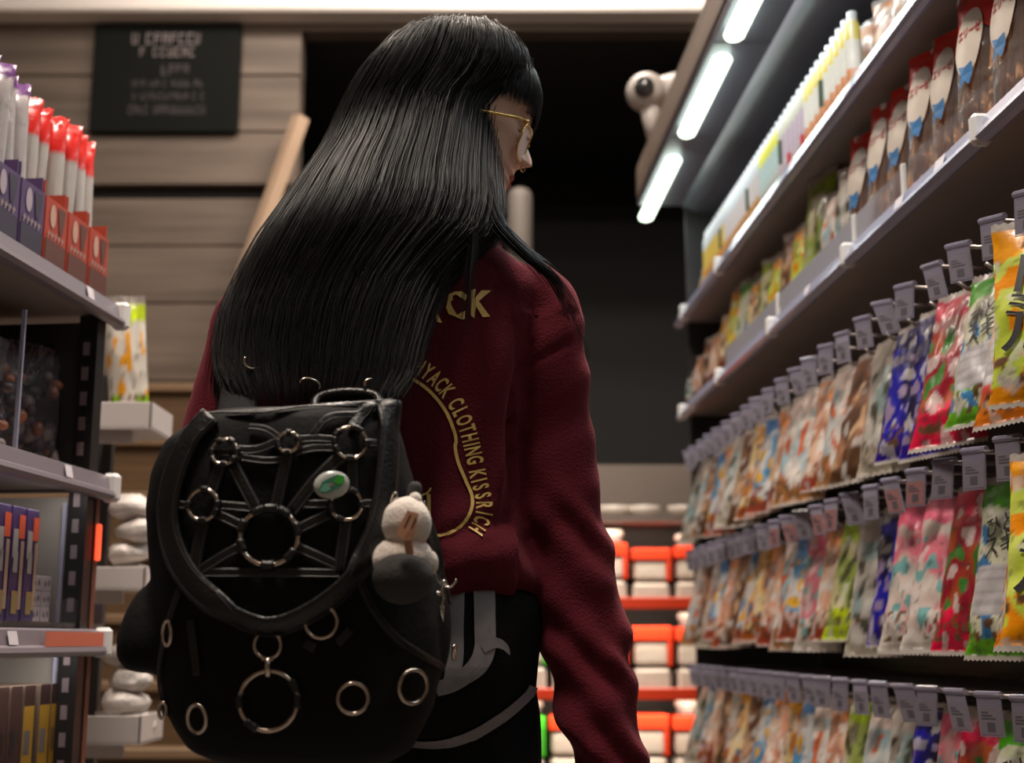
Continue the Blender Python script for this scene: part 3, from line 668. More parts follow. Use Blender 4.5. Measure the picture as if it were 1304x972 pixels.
# --- level 2: dark cellophane bags
z2 = LZ[1] + .038 * .8 + .001
def dark_bag(s, o_, n, h, w, seed):
    rnd = random.Random(seed); t = empty('candy_bag', LR.P(s, o_, z2), world=False); t.rotation_euler = (R(0), 0, math.atan2(LR.d.y, LR.d.x) + R(-22))
    # local +x = away from camera, -y faces the aisle
    tag(t, '%s dark clear bag of wrapped sweets on the middle left shelf' % ORD[n], 'bag of sweets', 'dark bags on the middle left shelf')
    m = MB()
    for i in range(48):
        a = Vector((rnd.uniform(-.44, .44) * w, rnd.uniform(-.018, .010), rnd.uniform(.015, h * .80))); c = rnd.choice([(.16, .11, .12), (.3, .23, .23), (.42, .34, .32), (.10, .07, .08), (.45, .16, .09), (.09, .07, .12)])
        m.ball(a, rnd.uniform(.009, .016), .009, rnd.uniform(.008, .015), 8, 6, col=c)
    q = obj('wrapped_sweets', m, M_gloss, None, True); q.parent = t; q['kind'] = 'stuff'
    fb = bag_mb(w, h, .06, 16, 22, 'brown', seed); fb.v = [(v[0], v[1], v[2] + h) for v in fb.v]; fb.hascol = False
    q = obj('film', fb, film_mat('dark_film', (.30, .27, .28), .18, .10, .9, 60) if 'dark_film' not in MATS else MATS['dark_film'], None, True); q.parent = t
s = le - .12; n = 0
while s > 1.25:
    dark_bag(s, .11 + .02 * (n % 2), n, .215 - .012 * (n % 3), .15, 50 + n); n += 1; s -= .095
obj('divider', MB().box(s_of(LR, 26, z2 + .1, .02), s_of(LR, 26, z2 + .1, .02) + .004, .02, .026, z2, z2 + .22, TL), M_rail, lrack)
# --- level 3: tall purple boxes, little white boxes, acrylic tray
z3 = LZ[2] + .038 * .8 + .001
def carton(name, s0, s1, o0, o1, z, h, base, label, cat, grp, bits):
    t = empty(name, LR.P((s0 + s1) / 2, o0, z)); tag(t, label, cat, grp)
    obj('carton', MB().box(s0, s1, o0, o1, z, z + h, TL, bev=.0012), base, t)
    for nm, faces, m in bits:
        mb = MB()
        for (a, b, c, d, side) in faces:   # fractions on the aisle face ('f') or the camera face ('c')
            if side == 'f': mb.add([TL(Vector((s0 + (s1 - s0) * x, o0 - .0012, z + h * zz))) for x, zz in ((a, c), (b, c), (b, d), (a, d))], [(0, 1, 2, 3)])
            else: mb.add([TL(Vector((s0 - .0012, o0 + (o1 - o0) * x, z + h * zz))) for x, zz in ((a, c), (b, c), (b, d), (a, d))], [(0, 1, 2, 3)])
        obj(nm, mb, m, t)
mp_ = mat('purple_card', (.055, .03, .13), .4); mo_ = mat('orange_card', (.72, .10, .04), .4); mc_ = mat('cream_card', (.45, .30, .22), .5); mg_ = mat('gold_card', (.35, .24, .08), .4)
sa = s_of(LR, 50, z3 + .1, .04)
for i in range(4):
    s1 = sa - i * .046
    carton('biscuit_box', s1 - .040, s1, .045, .13, z3 + .02, .168, mp_, '%s purple and orange biscuit box from the right on the third left shelf' % ORD[i], 'biscuit box', 'purple boxes',
           [('orange_panel', [(.5, .98, .72, .93, 'f')], mo_), ('pale_side', [(.72, .98, .10, .70, 'f')], mc_), ('white_motif', [(.08, .48, .55, .8, 'f'), (.2, .55, .42, .6, 'f')], mat('motif', (.4, .36, .34), .6)), ('gold_motif', [(.25, .7, .06, .26, 'f')], mg_)])
sb = s_of(LR, 55, z3 + .05, .04)
for r_ in range(3):
    for q in range(2):
        s0 = sb + .002 + q * .034
        carton('small_box', s0, s0 + .031, .06, .13, z3 + .02 + r_ * .024, .0235, mat('white_card', (.5, .45, .48), .5), 'small white printed box, %s column, %s layer from the bottom, behind the acrylic tray' % (('left', 'right')[q], ('lowest', 'second', 'top')[r_]), 'small box', 'little white boxes',
               [('print', [(.2, .35, .3, .6, 'f'), (.6, .75, .35, .7, 'f')], mat('box_print', (.12, .1, .13), .6))])
tr = tag(empty('acrylic_tray', LR.P(1.6, .02, z3)), 'clear acrylic tray along the third left shelf holding boxes', 'tray')
s9 = s_of(LR, 128, z3 + .02, .03)
obj('tray_front', MB().box(l0 + .2, s9, .022, .025, z3, z3 + .055, TL), M_acr, tr); obj('tray_end', MB().box(s9 - .003, s9, .025, .2, z3, z3 + .055, TL), M_acr, tr)
obj('tray_floor', MB().box(l0 + .2, s9, .025, .2, z3 + .012, z3 + .019, TL), mat('tray_floor', (.42, .36, .34), .4), tr)
# glowing red block inside tray end, standing in for a red reflection
M_glow = mat('red_glow', (1, .10, .035), emit=.9)
tag(wobj('red_reflection', MB().box(s9 - .03, s9 - .006, .04, .055, z3 + .020, z3 + .042, TL, bev=.004), M_glow, LR.P(s9 - .03, .1, z3 + .02)), 'small red reflection made as a glowing block inside the acrylic tray end', 'lamp')
tag(wobj('shelf_card', MB().box(s_of(LR, 50, LZ[2]), le - .03, -.0095, -.0075, LZ[2] + .014, LZ[2] + .036, TL), mat('coral_card', (.62, .16, .10), .4), LR.P(le - .1, -.008, LZ[2])), 'coral pink price card on the third shelf front of the left rack', 'price card')
tag(wobj('edge_glow', MB().box(le - .029, le - .016, .009, .0155, z3 + .12, z3 + .18, TL, bev=.002), M_glow, LR.P(le - .012, .028, z3 + .09)), 'thin glowing orange-red strip on the edge of the left rack', 'lamp')  # orange strip with its glow put into the material
# --- level 4: yellow boxes
z4 = LZ[2] - .30
sh = shelf(LR, TL, l0, le, z4 - .038, .42, lrack, lip=.038, mrail=M_lrail, joins=[le - .012])
my_ = mat('yellow_card', (.55, .30, .03), .45); mbn = mat('brown_card', (.06, .03, .028), .45); mst = mat('striped_card', (.24, .17, .13), .5)
sa = s_of(LR, 70, z4 + .1, .05)
for i, g_ in enumerate((0, .002, .018, .024, .03, .036)):
    s1 = sa - i * .037 - g_
    yb = mbn if i >= 3 else my_
    carton('slim_box', s1 - .034, s1, .05, .15, z4, .256, mst, '%s slim %s box from the right on the lowest visible left shelf' % (ORD[i], 'brown' if i >= 3 else 'yellow banded'), 'slim box', 'slim boxes',
           [('top_band', [(0, 1, .88, 1, 'f')], mbn), ('yellow_band', [(0, 1, .52, .88, 'f')], yb), ('code_panel', [(.12, .7, .60, .74, 'f')], mat('code_grey', (.25, .22, .22), .6)), ('stripes', [(.2, .28, .02, .5, 'f'), (.45, .5, .02, .5, 'f'), (.7, .8, .02, .5, 'f')], mat('stripe', (.42, .33, .26), .6))])
# --- trays on the back side of the rack end
def clip_tray(pxc, py0, py1, n, Yt, content):
    p0 = W(pxc[0], py1, Yt); p1 = W(pxc[1], py0, Yt); dy = .16
    t = empty('end_tray', (p0.x, Yt, p0.z)); tag(t, '%s white tray with %s at the far end of the left rack' % (('upper', 'middle', 'lower')[n], content), 'tray', 'white end trays')
    x0, x1, z0, z1 = p0.x - .09, p1.x, p0.z, p1.z; m = MB()
    m.box(x0, x1, Yt, Yt + .004, z0 + .018, z1, bev=.001).box(x1 - .004, x1, Yt, Yt + dy, z0 + .018, z1).box(x0, x1, Yt, Yt + dy, z0 + .016, z0 + .02).box(x0, x1, Yt + dy, Yt + dy + .004, z0 + .018, z1)
    obj('tray', m, mat('tray_white', (.60, .55, .53), .4), t)
    obj('bracket', MB().box(x0, x0 + .1, Yt + .02, Yt + .03, z0 - .01, z0 + .018), MATS['tray_white'], t)
    return p0, p1, z0, x1
Yt = 2.62
q0 = W(150, 800, Yt + .18); q1 = W(158, 480, Yt + .18)
st_t = tag(empty('tray_stand', (q0.x, q0.y, 0)), 'slim upright stand carrying the white end trays', 'stand')
obj('post', MB().box(q0.x - .06, q0.x - .03, Yt + .166, Yt + .19, .0, q1.z), M_dark, st_t); obj('foot', MB().box(q0.x - .12, q0.x + .03, Yt + .06, Yt + .26, 0, .012, bev=.003), M_dark, st_t)
p0, p1, z0, x1 = clip_tray((158, 194), 512, 556, 0, Yt, 'a tall pouch')
for i, (pc, kk) in enumerate(((166, 'greenmix'),)):
    me = bag_mb(.085, .285, .045, 16, 24, 'limewhite', 77); q = W(166, 525, Yt + .08)
    me.v = [(v[0], v[1], v[2] + .285) for v in me.v]
    o = obj('snack_pouch', me, M_gloss, None, True); o.location = (q.x, Yt + .09, z0 + .021); o.rotation_euler = (R(3), R(-6), R(20)); tag(o, 'tall white, orange and lime green pouch standing in the upper end tray', 'snack pouch')
def rice_pack(mb, c, rx, ry, rz, seed):
    of = Vector((seed, 0, 0)); mb.ball(c, rx, ry, rz, 16, 10, fn=lambda d: 1 + .42 * noise.noise(d * 26 + of) + .12 * noise.noise(d * 70 + of))
for n, (py0, py1, tops) in enumerate(((722, 762, (700, 684)), (912, 960, (893, 875, 858)))):
    p0, p1, z0, x1 = clip_tray((146, 186 - 6 * n), py0, py1, n + 1, Yt - .02, 'white wrapped packs')
    zz = z0 + .021
    for k in range(4):
        m = MB(); r_ = .026; cx_ = x1 - .045 - (.012 if k % 2 else 0)
        rice_pack(m, (cx_, Yt + .06, zz + r_), .042, .05, r_, k + n * 5)
        o = wobj('wrapped_bun', m, mat('bun_wrap', (.70, .64, .60), .4, bump=.6, bscale=60), (cx_, Yt + .06, zz), True)
        tag(o, '%s white wrapped pack of the stack in the %s end tray' % (('lowest', 'second', 'third', 'topmost')[k], ('middle', 'lower')[n]), 'wrapped pack', 'white wrapped packs in end trays')
        zz += r_ * 1.75
# ================================================================== CHILLED SHELVES AT THE BACK
YS = 4.75
xs0, xs1 = W(640, 800, YS).x, W(905, 800, YS).x
cs = empty('chiller_shelves', ((xs0 + xs1) / 2, YS + .2, 0)); tag(cs, 'low display shelves with red rails below the dark opening', 'display shelves')
def zY(py, Y=YS): return W(800, py, Y).z
xm = W(722, 800, YS).x
zl = [zY(768), zY(884), zY(1000)]; ztop = zY(664)
obj('carcass', MB().box(xs0, xs1, YS + .34, YS + .36, 0, ztop, ).box(xs0 - .02, xs0, YS, YS + .36, 0, ztop).box(xs1, xs1 + .02, YS, YS + .36, 0, ztop), mat('carcass_dark', (.05, .04, .035), .6), cs)
M_rr = mat('red_rail', (.70, .05, .012), .4); M_gr = mat('green_rail', (.05, .45, .02), .4)
obj('worktop', MB().box(xs0 - .02, xs1 + .02, YS, YS + .36, ztop, ztop + .02), M_beige, cs)
for z in zl:
    sh = obj('shelf', MB().box(xs0, xs1, YS + .01, YS + .34, z - .015, z), M_shelf, cs)
    obj('red_rail', MB().box(xs0 + .0, xs1, YS, YS + .012, z - .02, z + .02, bev=.003), M_rr, sh)
for z in (ztop - .012, zl[0] - .03, zl[1] - .03):  # lights added at the shelf fronts to brighten the packs
    l = bpy.data.lights.new('area_glow', 'AREA'); l.shape = 'RECTANGLE'; l.size = xs1 - xs0 - .1; l.size_y = .02; l.energy = 1.6; l.color = (1, .82, .66)
    o = bpy.data.objects.new('area_glow', l); C.objects.link(o); o.parent = cs; o.location = Vector(((xs0 + xs1) / 2, YS - .012, z)) - cs.location; o.rotation_euler = (R(25), 0, 0)
rs = random.Random(3)
M_wp = mat('white_wrap', (.62, .55, .47), .3, bump=.3, bscale=30); M_lid = mat('pale_lid', (.75, .66, .58), .35)
for lv, (zb_, zt_) in enumerate(((zl[0], ztop), (zl[1], zl[0]), (zl[2], zl[1]))):
    x = xs0 + .03; k = 0
    while x < xs1 - .1:
        w = .125; px = 652 + F * (x + w / 2) / (YS * ct)
        red = M_gr if px < 705 and lv == 1 or (px < 705 and lv == 2) else M_rr
        hh = (zt_ - zb_) * (.60 + rs.uniform(-.05, .04)); w = .125 + rs.uniform(-.012, .01)
        t = empty('meal_pack', (x + w / 2, YS + .03, zb_ + .001)); tag(t, 'white meal pack with a %s sleeve, %s from the left on the %s chiller shelf' % ('green' if red is M_gr else 'red', ORD[k], ('top', 'middle', 'lower')[lv]), 'meal pack', 'meal packs on the chiller shelves')
        obj('lower_tray', MB().box(x, x + w, YS + .03, YS + .2, zb_ + .001, zb_ + hh * .46, bev=.012), M_wp, t)
        obj('upper_tray', MB().box(x + .004, x + w - .004, YS + .032, YS + .2, zb_ + hh * .5, zb_ + hh * .95, bev=.012), M_wp, t)
        obj('sleeve', MB().box(x - .004, x + w + .004, YS + .026, YS + .2, zb_ + hh * .95, zb_ + hh * 1.22, bev=.004).box(x + w - .012, x + w + .004, YS + .026, YS + .2, zb_ + hh * .5, zb_ + hh * .95), red, t)
        if k % 2 == 0:
            m = MB().tube([(x + w / 2, YS + .1, zb_ + hh * 1.225), (x + w / 2, YS + .1, zb_ + hh * 1.40)], [.045, .05], 16)
            t2 = empty('lidded_cup', (x + w / 2, YS + .1, zb_ + hh * 1.225)); tag(t2, 'pale lidded cup on the %s meal pack of the %s chiller shelf' % (ORD[k], ('top', 'middle', 'lower')[lv]), 'cup', 'lidded cups')
            obj('cup', m, mat('cup_grey', (.25, .22, .2), .4), t2, True)
            obj('lid', MB().tube([(x + w / 2, YS + .1, zb_ + hh * 1.40), (x + w / 2, YS + .1, zb_ + hh * 1.5)], [.056, .05], 16), M_lid, t2, True)
        x += w + .022; k += 1
for i, px in enumerate((783, 822, 873)):
    c = W(px, 664, YS + .05); m = MB().tube([(c.x, YS + .1, ztop + .021), (c.x, YS + .1, ztop + .035)], [.05, .05], 16)
    tag(wobj('pale_bowl', MB().tube([(c.x, YS + .1, ztop + .021), (c.x, YS + .1, ztop + .04), (c.x, YS + .1, ztop + .062)], [.035, .055, .058], 18), M_lid, (c.x, YS + .1, ztop + .021), True), '%s pale lidded bowl from the left on top of the chiller shelves' % ORD[i].replace('nearest', 'first'), 'bowl', 'bowls on the worktop')
# ================================================================== PERSON
YP = 1.70
def ringz(py, L, Rr, Yc, hd, n=40, p=2.3, hd2=None):
    z = W(500, py, Yc).z; xl = W(L, py, Yc).x; xr = W(Rr, py, Yc).x; cx = (xl + xr) / 2; hw = (xr - xl) / 2; out = []
    for k in range(n):
        a = 2 * math.pi * k / n; c_, s_ = math.cos(a), math.sin(a); h_ = hd if s_ < 0 or hd2 is None else hd2
        out.append(Vector((cx + hw * math.copysign(abs(c_) ** (2 / p), c_), Yc + h_ * math.copysign(abs(s_) ** (2 / p), s_), z)))
    return out
def remesh(mb, voxel, smooth_it=4, name='tmp'):
    me = mb.mesh(name); recalc(me); o = bpy.data.objects.new(name, me); C.objects.link(o)
    m = o.modifiers.new('r', 'REMESH'); m.mode = 'VOXEL'; m.voxel_size = voxel
    if smooth_it: q = o.modifiers.new('s', 'SMOOTH'); q.iterations = smooth_it; q.factor = .5
    dg = bpy.context.evaluated_depsgraph_get(); out = bpy.data.meshes.new_from_object(o.evaluated_get(dg))
    bpy.data.objects.remove(o); bpy.data.meshes.remove(me); out.name = name; return out
def displace(me, fn):
    n = len(me.vertices); co = np.empty(n * 3, dtype=np.float32); me.vertices.foreach_get('co', co); co = co.reshape(-1, 3)
    no = np.empty(n * 3, dtype=np.float32); me.vertex_normals.foreach_get('vector', no); no = no.reshape(-1, 3)
    d = np.array([fn(Vector(c), Vector(q)) for c, q in zip(co, no)], dtype=np.float32)
    co = co + no * d[:, None]; me.vertices.foreach_set('co', co.ravel()); me.update()
def bvh(me): return BVHTree.FromPolygons([v.co for v in me.vertices], [p.vertices for p in me.polygons])
def topx(p):
    d = p.y * ct + (p.z - H) * st; up = (-p.y * st + (p.z - H) * ct)
    return 652 + F * p.x / d, 486 - F * up / d
def cast(tree, px, py, off=.0015):
    r = ray(px, py).normalized(); h, n, i, d = tree.ray_cast(Vector((0, 0, H)), r)
    if h is None: return None, None
    if n.dot(r) > 0: n = -n
    return h + n * off, n
person = empty('person', (W(520, 800, YP).x, YP, 0)); PO = Vector(person.location)
tag(person, 'person seen from behind with long black hair and burgundy sweatshirt, looking right', 'person')
# ---- head
HC = W(593, 150, 1.72); pit = R(16); yaw_h = R(12)
Fx = Vector((math.cos(pit) * math.cos(yaw_h), math.cos(pit) * math.sin(yaw_h), -math.sin(pit)))
Sx = Vector((math.sin(yaw_h), -math.cos(yaw_h), 0))          # her right side, towards the camera
Ux = Sx.cross(Fx) * -1
if Ux.z < 0: Ux = -Ux
def hw(f, s, u): return HC + Fx * f + Sx * s + Ux * u
us = [-.118, -.112, -.102, -.090, -.0795, -.0735, -.068, -.0635, -.058, -.052, -.046, -.041, -.036, -.030, -.022, -.012, 0, .010, .020, .032, .05, .07, .09, .105, .114]
f_pr = [.050, .070, .080, .081, .0795, .0815, .0805, .0825, .0830, .081, .0795, .080, .080, .080, .080, .079, .079, .082, .087, .0885, .0875, .079, .058, .035, .012]
b_pr = [-.0, -.01, -.03, -.05, -.06, -.066, -.07, -.073, -.076, -.079, -.082, -.084, -.086, -.088, -.091, -.094, -.097, -.098, -.099, -.099, -.096, -.088, -.068, -.042, -.018]
w_pr = [.020, .034, .046, .053, .057, .059, .060, .0615, .063, .064, .065, .066, .067, .068, .070, .072, .0735, .074, .0745, .0745, .073, .066, .050, .032, .012]
NA = 96; hv = []; hc = []
skin = (.68, .44, .34)
def g(x, s): return math.exp(-(x / s) ** 2)
UU = list(np.linspace(us[0], us[-1], 110))
for u in UU:
    f0, b0, w0 = interp(u, us, f_pr), interp(u, us, b_pr), interp(u, us, w_pr)
    for k in range(NA):
        a = 2 * math.pi * k / NA; a = a + .25 * math.sin(2 * a) * 0; cA, sA = math.cos(a), math.sin(a)
        s = w0 * math.copysign(abs(sA) ** .9, sA); f = (f0 if cA > 0 else -b0) * math.copysign(abs(cA) ** (.72 if cA > 0 else .95), cA)
        col = skin
        if cA > 0:
            # nose
            br = interp(u, [-.048, -.043, -.036, -.028, -.015, .0, .014, .022], [0, .012, .0265, .024, .016, .007, .003, 0])
            wd = interp(u, [-.05, -.036, -.02, 0, .02], [.011, .0105, .0085, .0065, .007])
            f += br * g(s, wd)
            f += .009 * g(abs(s) - .0135, .006) * g(u + .037, .008)
            # eye sockets + lids
            f -= .0085 * g(abs(s) - .031, .017) * g(u - .000, .012)
            f += .0055 * g(abs(s) - .031, .012) * g(u + .003, .0075)
            f += .003 * g(abs(s) - .03, .022) * g(u - .018, .007)
            # lips
            f += .0050 * g(s, .021) * g(u + .0625, .0042) + .0052 * g(s, .018) * g(u + .0745, .0045) - .0022 * g(s, .022) * g(u + .0685, .0022)
            f += .004 * g(abs(s) - .038, .02) * g(u + .03, .022)
            f += .004 * g(s, .018) * g(u + .1, .012)
            lipw = .021 * (1 - ((u + .0685) / .0125) ** 2) if abs(u + .0685) < .0125 else 0
            if abs(s) < lipw: col = (.36, .018, .022)
            if abs(abs(s) - .032 + (u - .021) * .2) < .017 and abs(u - .021 + abs(abs(s) - .03) * .2) < .0028: col = (.03, .02, .018)
            if abs(abs(s) - .031) < .015 and abs(u + .0075 + .003 * math.cos((abs(s) - .031) * 90)) < .0016: col = (.02, .012, .012)
        hv.append(hw(f, s, u)); hc.append(col)
nU = len(UU)
body = MB(); body.add(hv, [(i * NA + k, i * NA + (k + 1) % NA, (i + 1) * NA + (k + 1) % NA, (i + 1) * NA + k) for i in range(nU - 1) for k in range(NA)] + [tuple(range(NA)), tuple(range((nU - 1) * NA, nU * NA))], hc)
# ears
for sg_ in (1, -1):
    e = [hw(-.012 + .016 * math.cos(t_) - .006 * math.sin(t_), sg_ * (.072 + .006 * (math.cos(t_) < 0)), -.005 + .029 * math.sin(t_)) for t_ in [2 * math.pi * k / 14 for k in range(14)]]
    body.tube(e, .0045, 6, closed=True, col=skin); body.ball(hw(-.010, sg_ * .068, -.006), .013, .006, .024, 10, 8, col=skin)
neck0 = hw(-.03, 0, -.05); neck1 = W(560, 335, 1.68)
body.tube(cat_rom([neck0, (neck0 + neck1) / 2 + Vector((.0, .0, 0)), neck1], 6), [.054] * 12 + [.058], 24, col=skin)
# hidden body under the clothes, one skin surface with arms, hands, legs
def chain(pts, rad, n=14): 
    P_ = cat_rom(pts, 4); r_ = [interp(i / 4, range(len(rad)), rad) for i in range(len(P_))]; body.tube(P_, r_, n, col=skin)
rsh, lsh = W(672, 372, 1.68), W(318, 400, 1.68)
hipR, hipL = W(600, 790, 1.70), W(430, 790, 1.70)
body.loft([ringz(py, l, r_, y, h_, 30, 2.3) for py, l, r_, y, h_ in ((330, 510, 610, 1.685, .05), (375, 380, 630, 1.685, .07), (420, 360, 630, 1.685, .085), (520, 365, 610, 1.68, .09), (640, 390, 600, 1.68, .085), (740, 370, 650, 1.69, .10), (820, 360, 668, 1.70, .12), (870, 370, 660, 1.7, .11))], col=skin)
wrR = W(790, 1018, 1.66); elR = W(720, 700, 1.70)
chain([W(660, 392, 1.69), W(702, 530, 1.685), elR, W(752, 870, 1.68), wrR], [.034, .04, .034, .03, .022])
elL = W(300, 640, 1.70); wrL = elL + Vector((.10, .20, .02))
chain([W(335, 415, 1.69), W(292, 520, 1.69), elL, (elL + wrL) / 2, wrL], [.032, .04, .034, .03, .022])
def hand(w_, dirv, palmn):
    dirv = dirv.normalized(); sd = dirv.cross(palmn).normalized()
    body.tube([w_, w_ + dirv * .02, w_ + dirv * .05, w_ + dirv * .088], [.022, .026, .036, .034], 12, flat=.42, nrm=palmn, col=skin)
    for q, (ofs, ln) in enumerate(((-.027, .066), (-.009, .075), (.009, .07), (.026, .056))):
        b_ = w_ + dirv * .082 + sd * ofs; p = [b_, b_ + dirv * ln * .45 + palmn * ln * .08, b_ + dirv * ln * .75 + palmn * ln * .25, b_ + dirv * ln * .92 + palmn * ln * .48]
        body.tube(p, [.0092, .0085, .0078, .006], 8, col=skin)
    b_ = w_ + dirv * .025 - sd * .024; body.tube([b_, b_ + dirv * .025 - sd * .02 + palmn * .01, b_ + dirv * .05 - sd * .03 + palmn * .02, b_ + dirv * .07 - sd * .03 + palmn * .028], [.013, .011, .0095, .007], 8, col=skin)
hand(wrR, Vector((.05, -.02, -1)), Vector((-1, .1, 0))); hand(wrL, Vector((.6, .8, .1)), Vector((.2, 0, -1)))
knR, knL = Vector((hipR.x + .01, 1.70, .45)), Vector((hipL.x - .01, 1.72, .45)); anR, anL = Vector((hipR.x + .02, 1.68, .09)), Vector((hipL.x - .02, 1.70, .09))
chain([hipR, (hipR + knR) / 2, knR, (knR + anR) / 2, anR], [.08, .075, .055, .048, .035]); chain([hipL, (hipL + knL) / 2, knL, (knL + anL) / 2, anL], [.08, .075, .055, .048, .035])
body.v = [Vector(v) for v in body.v]
bo = obj('body', body, vcmat('skin', .45, subsurf=.08), person, True)
# eyelashes
for sg_ in (1, -1):
    l_ = MB()
    for k in range(14):
        s = sg_ * (.018 + .0018 * k); f_ = .083 - .0022 * abs(k - 5) * .35 - .0007 * max(0, k - 6) ** 1.3
        l_.tube([hw(f_, s, -.0085), hw(f_ + .004, s + sg_ * .0008, -.0115), hw(f_ + .0075, s + sg_ * .002, -.0110)], [.0006, .0005, .0002], 4)
    obj('eyelashes', l_, M_black, person)
# nose ring
rg = MB(); cN = hw(.095, .004, -.0445)
rg.tube([cN + Fx * (.0028 * math.cos(t_)) + Ux * (.0042 * math.sin(t_)) for t_ in [2 * math.pi * k / 16 for k in range(16)]], .0006, 6, closed=True); rg.ball(cN - Ux * .0045, .0012)
obj('nose_ring', rg, mat('gold_metal', (.75, .52, .18), .25, 1), person, True)
# ---- glasses
M_gold = MATS['gold_metal']
gl = empty('glasses_root'); bpy.data.objects.remove(gl)
def lens_ring(sg_):
    out = []
    for k in range(28):
        t_ = 2 * math.pi * k / 28; s = sg_ * .034 + .027 * math.copysign(abs(math.cos(t_)) ** .8, math.cos(t_)); u = -.014 + .023 * math.copysign(abs(math.sin(t_)) ** .8, math.sin(t_))
        out.append(hw(.0915 - .42 * max(0, abs(s) - .02) - (u < -.012) * (-.012 - u) * .18, s, u - .008))
    return out
fr_ = MB()
for sg_ in (1, -1): fr_.tube(lens_ring(sg_), .0016, 6, closed=True)
fr_.tube([hw(.0915, -.009, -.010), hw(.0945, 0, -.008), hw(.0915, .009, -.010)], .0014, 6)
fr_.tube([hw(.0755, -.0585, -.003), hw(.088, -.03, .0015), hw(.088, .03, .0015), hw(.0755, .0585, -.003)], .0016, 6)
gf = obj('glasses', fr_, M_gold, person, True)
for sg_ in (1, -1):
    lr = lens_ring(sg_); cL = sum(lr, Vector()) / 28
    obj('lens', MB().add([cL] + lr, [(0, 1 + k, 1 + (k + 1) % 28) for k in range(28)]), film_mat('lens_tint', (.85, .66, .64), .3, .5, 0.0) if 'lens_tint' not in MATS else MATS['lens_tint'], gf, True)
    obj('temple', MB().tube([hw(.0755, sg_ * .0605, -.003), hw(.062, sg_ * .0695, -.006), hw(.04, sg_ * .0755, -.012), hw(-.01, sg_ * .076, -.020), hw(-.025, sg_ * .074, -.034)], .0022, 6).ball(hw(.0755, sg_ * .0605, -.003), .0035), M_gold, gf, True)
# ---- sweatshirt
sw = MB()
sw.loft([ringz(*a_) for a_ in (
    (300, 520, 612, 1.685, .062), (318, 492, 628, 1.685, .075), (335, 420, 664, 1.685, .085), (352, 372, 686, 1.685, .095), (375, 336, 694, 1.685, .105), (410, 318, 688, 1.685, .115), (470, 318, 676, 1.685, .118),
    (560, 325, 664, 1.685, .118), (640, 330, 664, 1.69, .120), (690, 330, 676, 1.69, .128), (725, 335, 692, 1.70, .136), (748, 340, 692, 1.70, .134), (757, 350, 684, 1.70, .126), (764, 360, 672, 1.70, .116))])
arm = [(662, 366, 1.69), (694, 395, 1.688), (700, 450, 1.685), (706, 530, 1.685), (711, 620, 1.69), (722, 700, 1.695), (742, 800, 1.69), (757, 890, 1.68), (777, 965, 1.67), (790, 1015, 1.66)]
ar = [44, 45, 44, 46, 50, 54, 53, 50, 43, 30]
ap = cat_rom([W(*a_) for a_ in arm], 4); rr_ = [interp(i / 4, range(10), ar) / 955. for i in range(len(ap))]
sw.tube(ap, rr_, 28)
al = [(352, 385, 1.69), (312, 410, 1.69), (296, 460, 1.69), (288, 530, 1.69), (285, 600, 1.70)]
apl = cat_rom([W(*a_) for a_ in al] + [W(305, 645, 1.74), elL + (wrL - elL) * .6 + Vector((0, .03, 0)), wrL], 4); rl = [interp(i / 4, range(8), [38, 40, 42, 46, 48, 48, 44, 32]) / 955. for i in range(len(apl))]
sw.tube(apl, rl, 26)
swm = remesh(sw, .0062, 5, 'sweatshirt')
def arm_t(p):
    """closest arm parameter in picture terms: height"""
    return topx(p)
def folds(p, n):
    px, py = topx(p); d = 0
    if px > 655 and py > 395:      # right sleeve
        d += .006 * noise.noise(Vector((px * .012, py * .020 + px * .012, p.y * 12)))
        amp = .0038 * g(py - 690, 60) + .0045 * g(py - 840, 70) + .005 * g(py - 950, 50)
        d += amp * math.sin((py * 1.0 - px * 1.15) * .085 + 2.5 * noise.noise(Vector((px * .01, py * .01, p.y * 8))))
        d -= .003 * g(py - (455 - (px - 690) * .55), 5) * (px < 728)          # shoulder seam
    else:
        d += .010 * noise.noise(Vector((px * .016 + py * .004, py * .008 - px * .008, p.y * 6))) * (1 if px < 520 or px > 628 or py > 690 else .4)
        d += .0028 * noise.noise(Vector((px * .03 + py * .012, py * .013, p.y * 14)))
        d += .010 * g(math.hypot(px - 572, (py - 690) * .55), 46) * (py < 760)
        d -= .014 * g((px - 656) + (py - 560) * .08, 12) * g(py - 560, 75)
        d += .009 * g((px - 638) + (py - 590) * .12, 11) * g(py - 590, 60)
        d += .008 * g(py - (715 - (px - 600) * .35), 22) * (px > 560)
        d -= .006 * g(py - (672 - (px - 600) * .3), 12) * (px > 555)
    return d
displace(swm, folds)
M_sweat = mat('burgundy_fleece', (.105, .010, .018), .9, spec=.15, bump=.25, bscale=300, var=.15, vscale=14)
M_sweat.node_tree.nodes['Principled BSDF'].inputs['Sheen Weight'].default_value = .25
M_sweat.node_tree.nodes['Principled BSDF'].inputs['Sheen Tint'].default_value = (.8, .25, .3, 1)
M_sweat.node_tree.nodes['Principled BSDF'].inputs['Sheen Roughness'].default_value = .4
BS = bvh(swm)
swo = link('sweatshirt', swm, M_sweat, person, True)
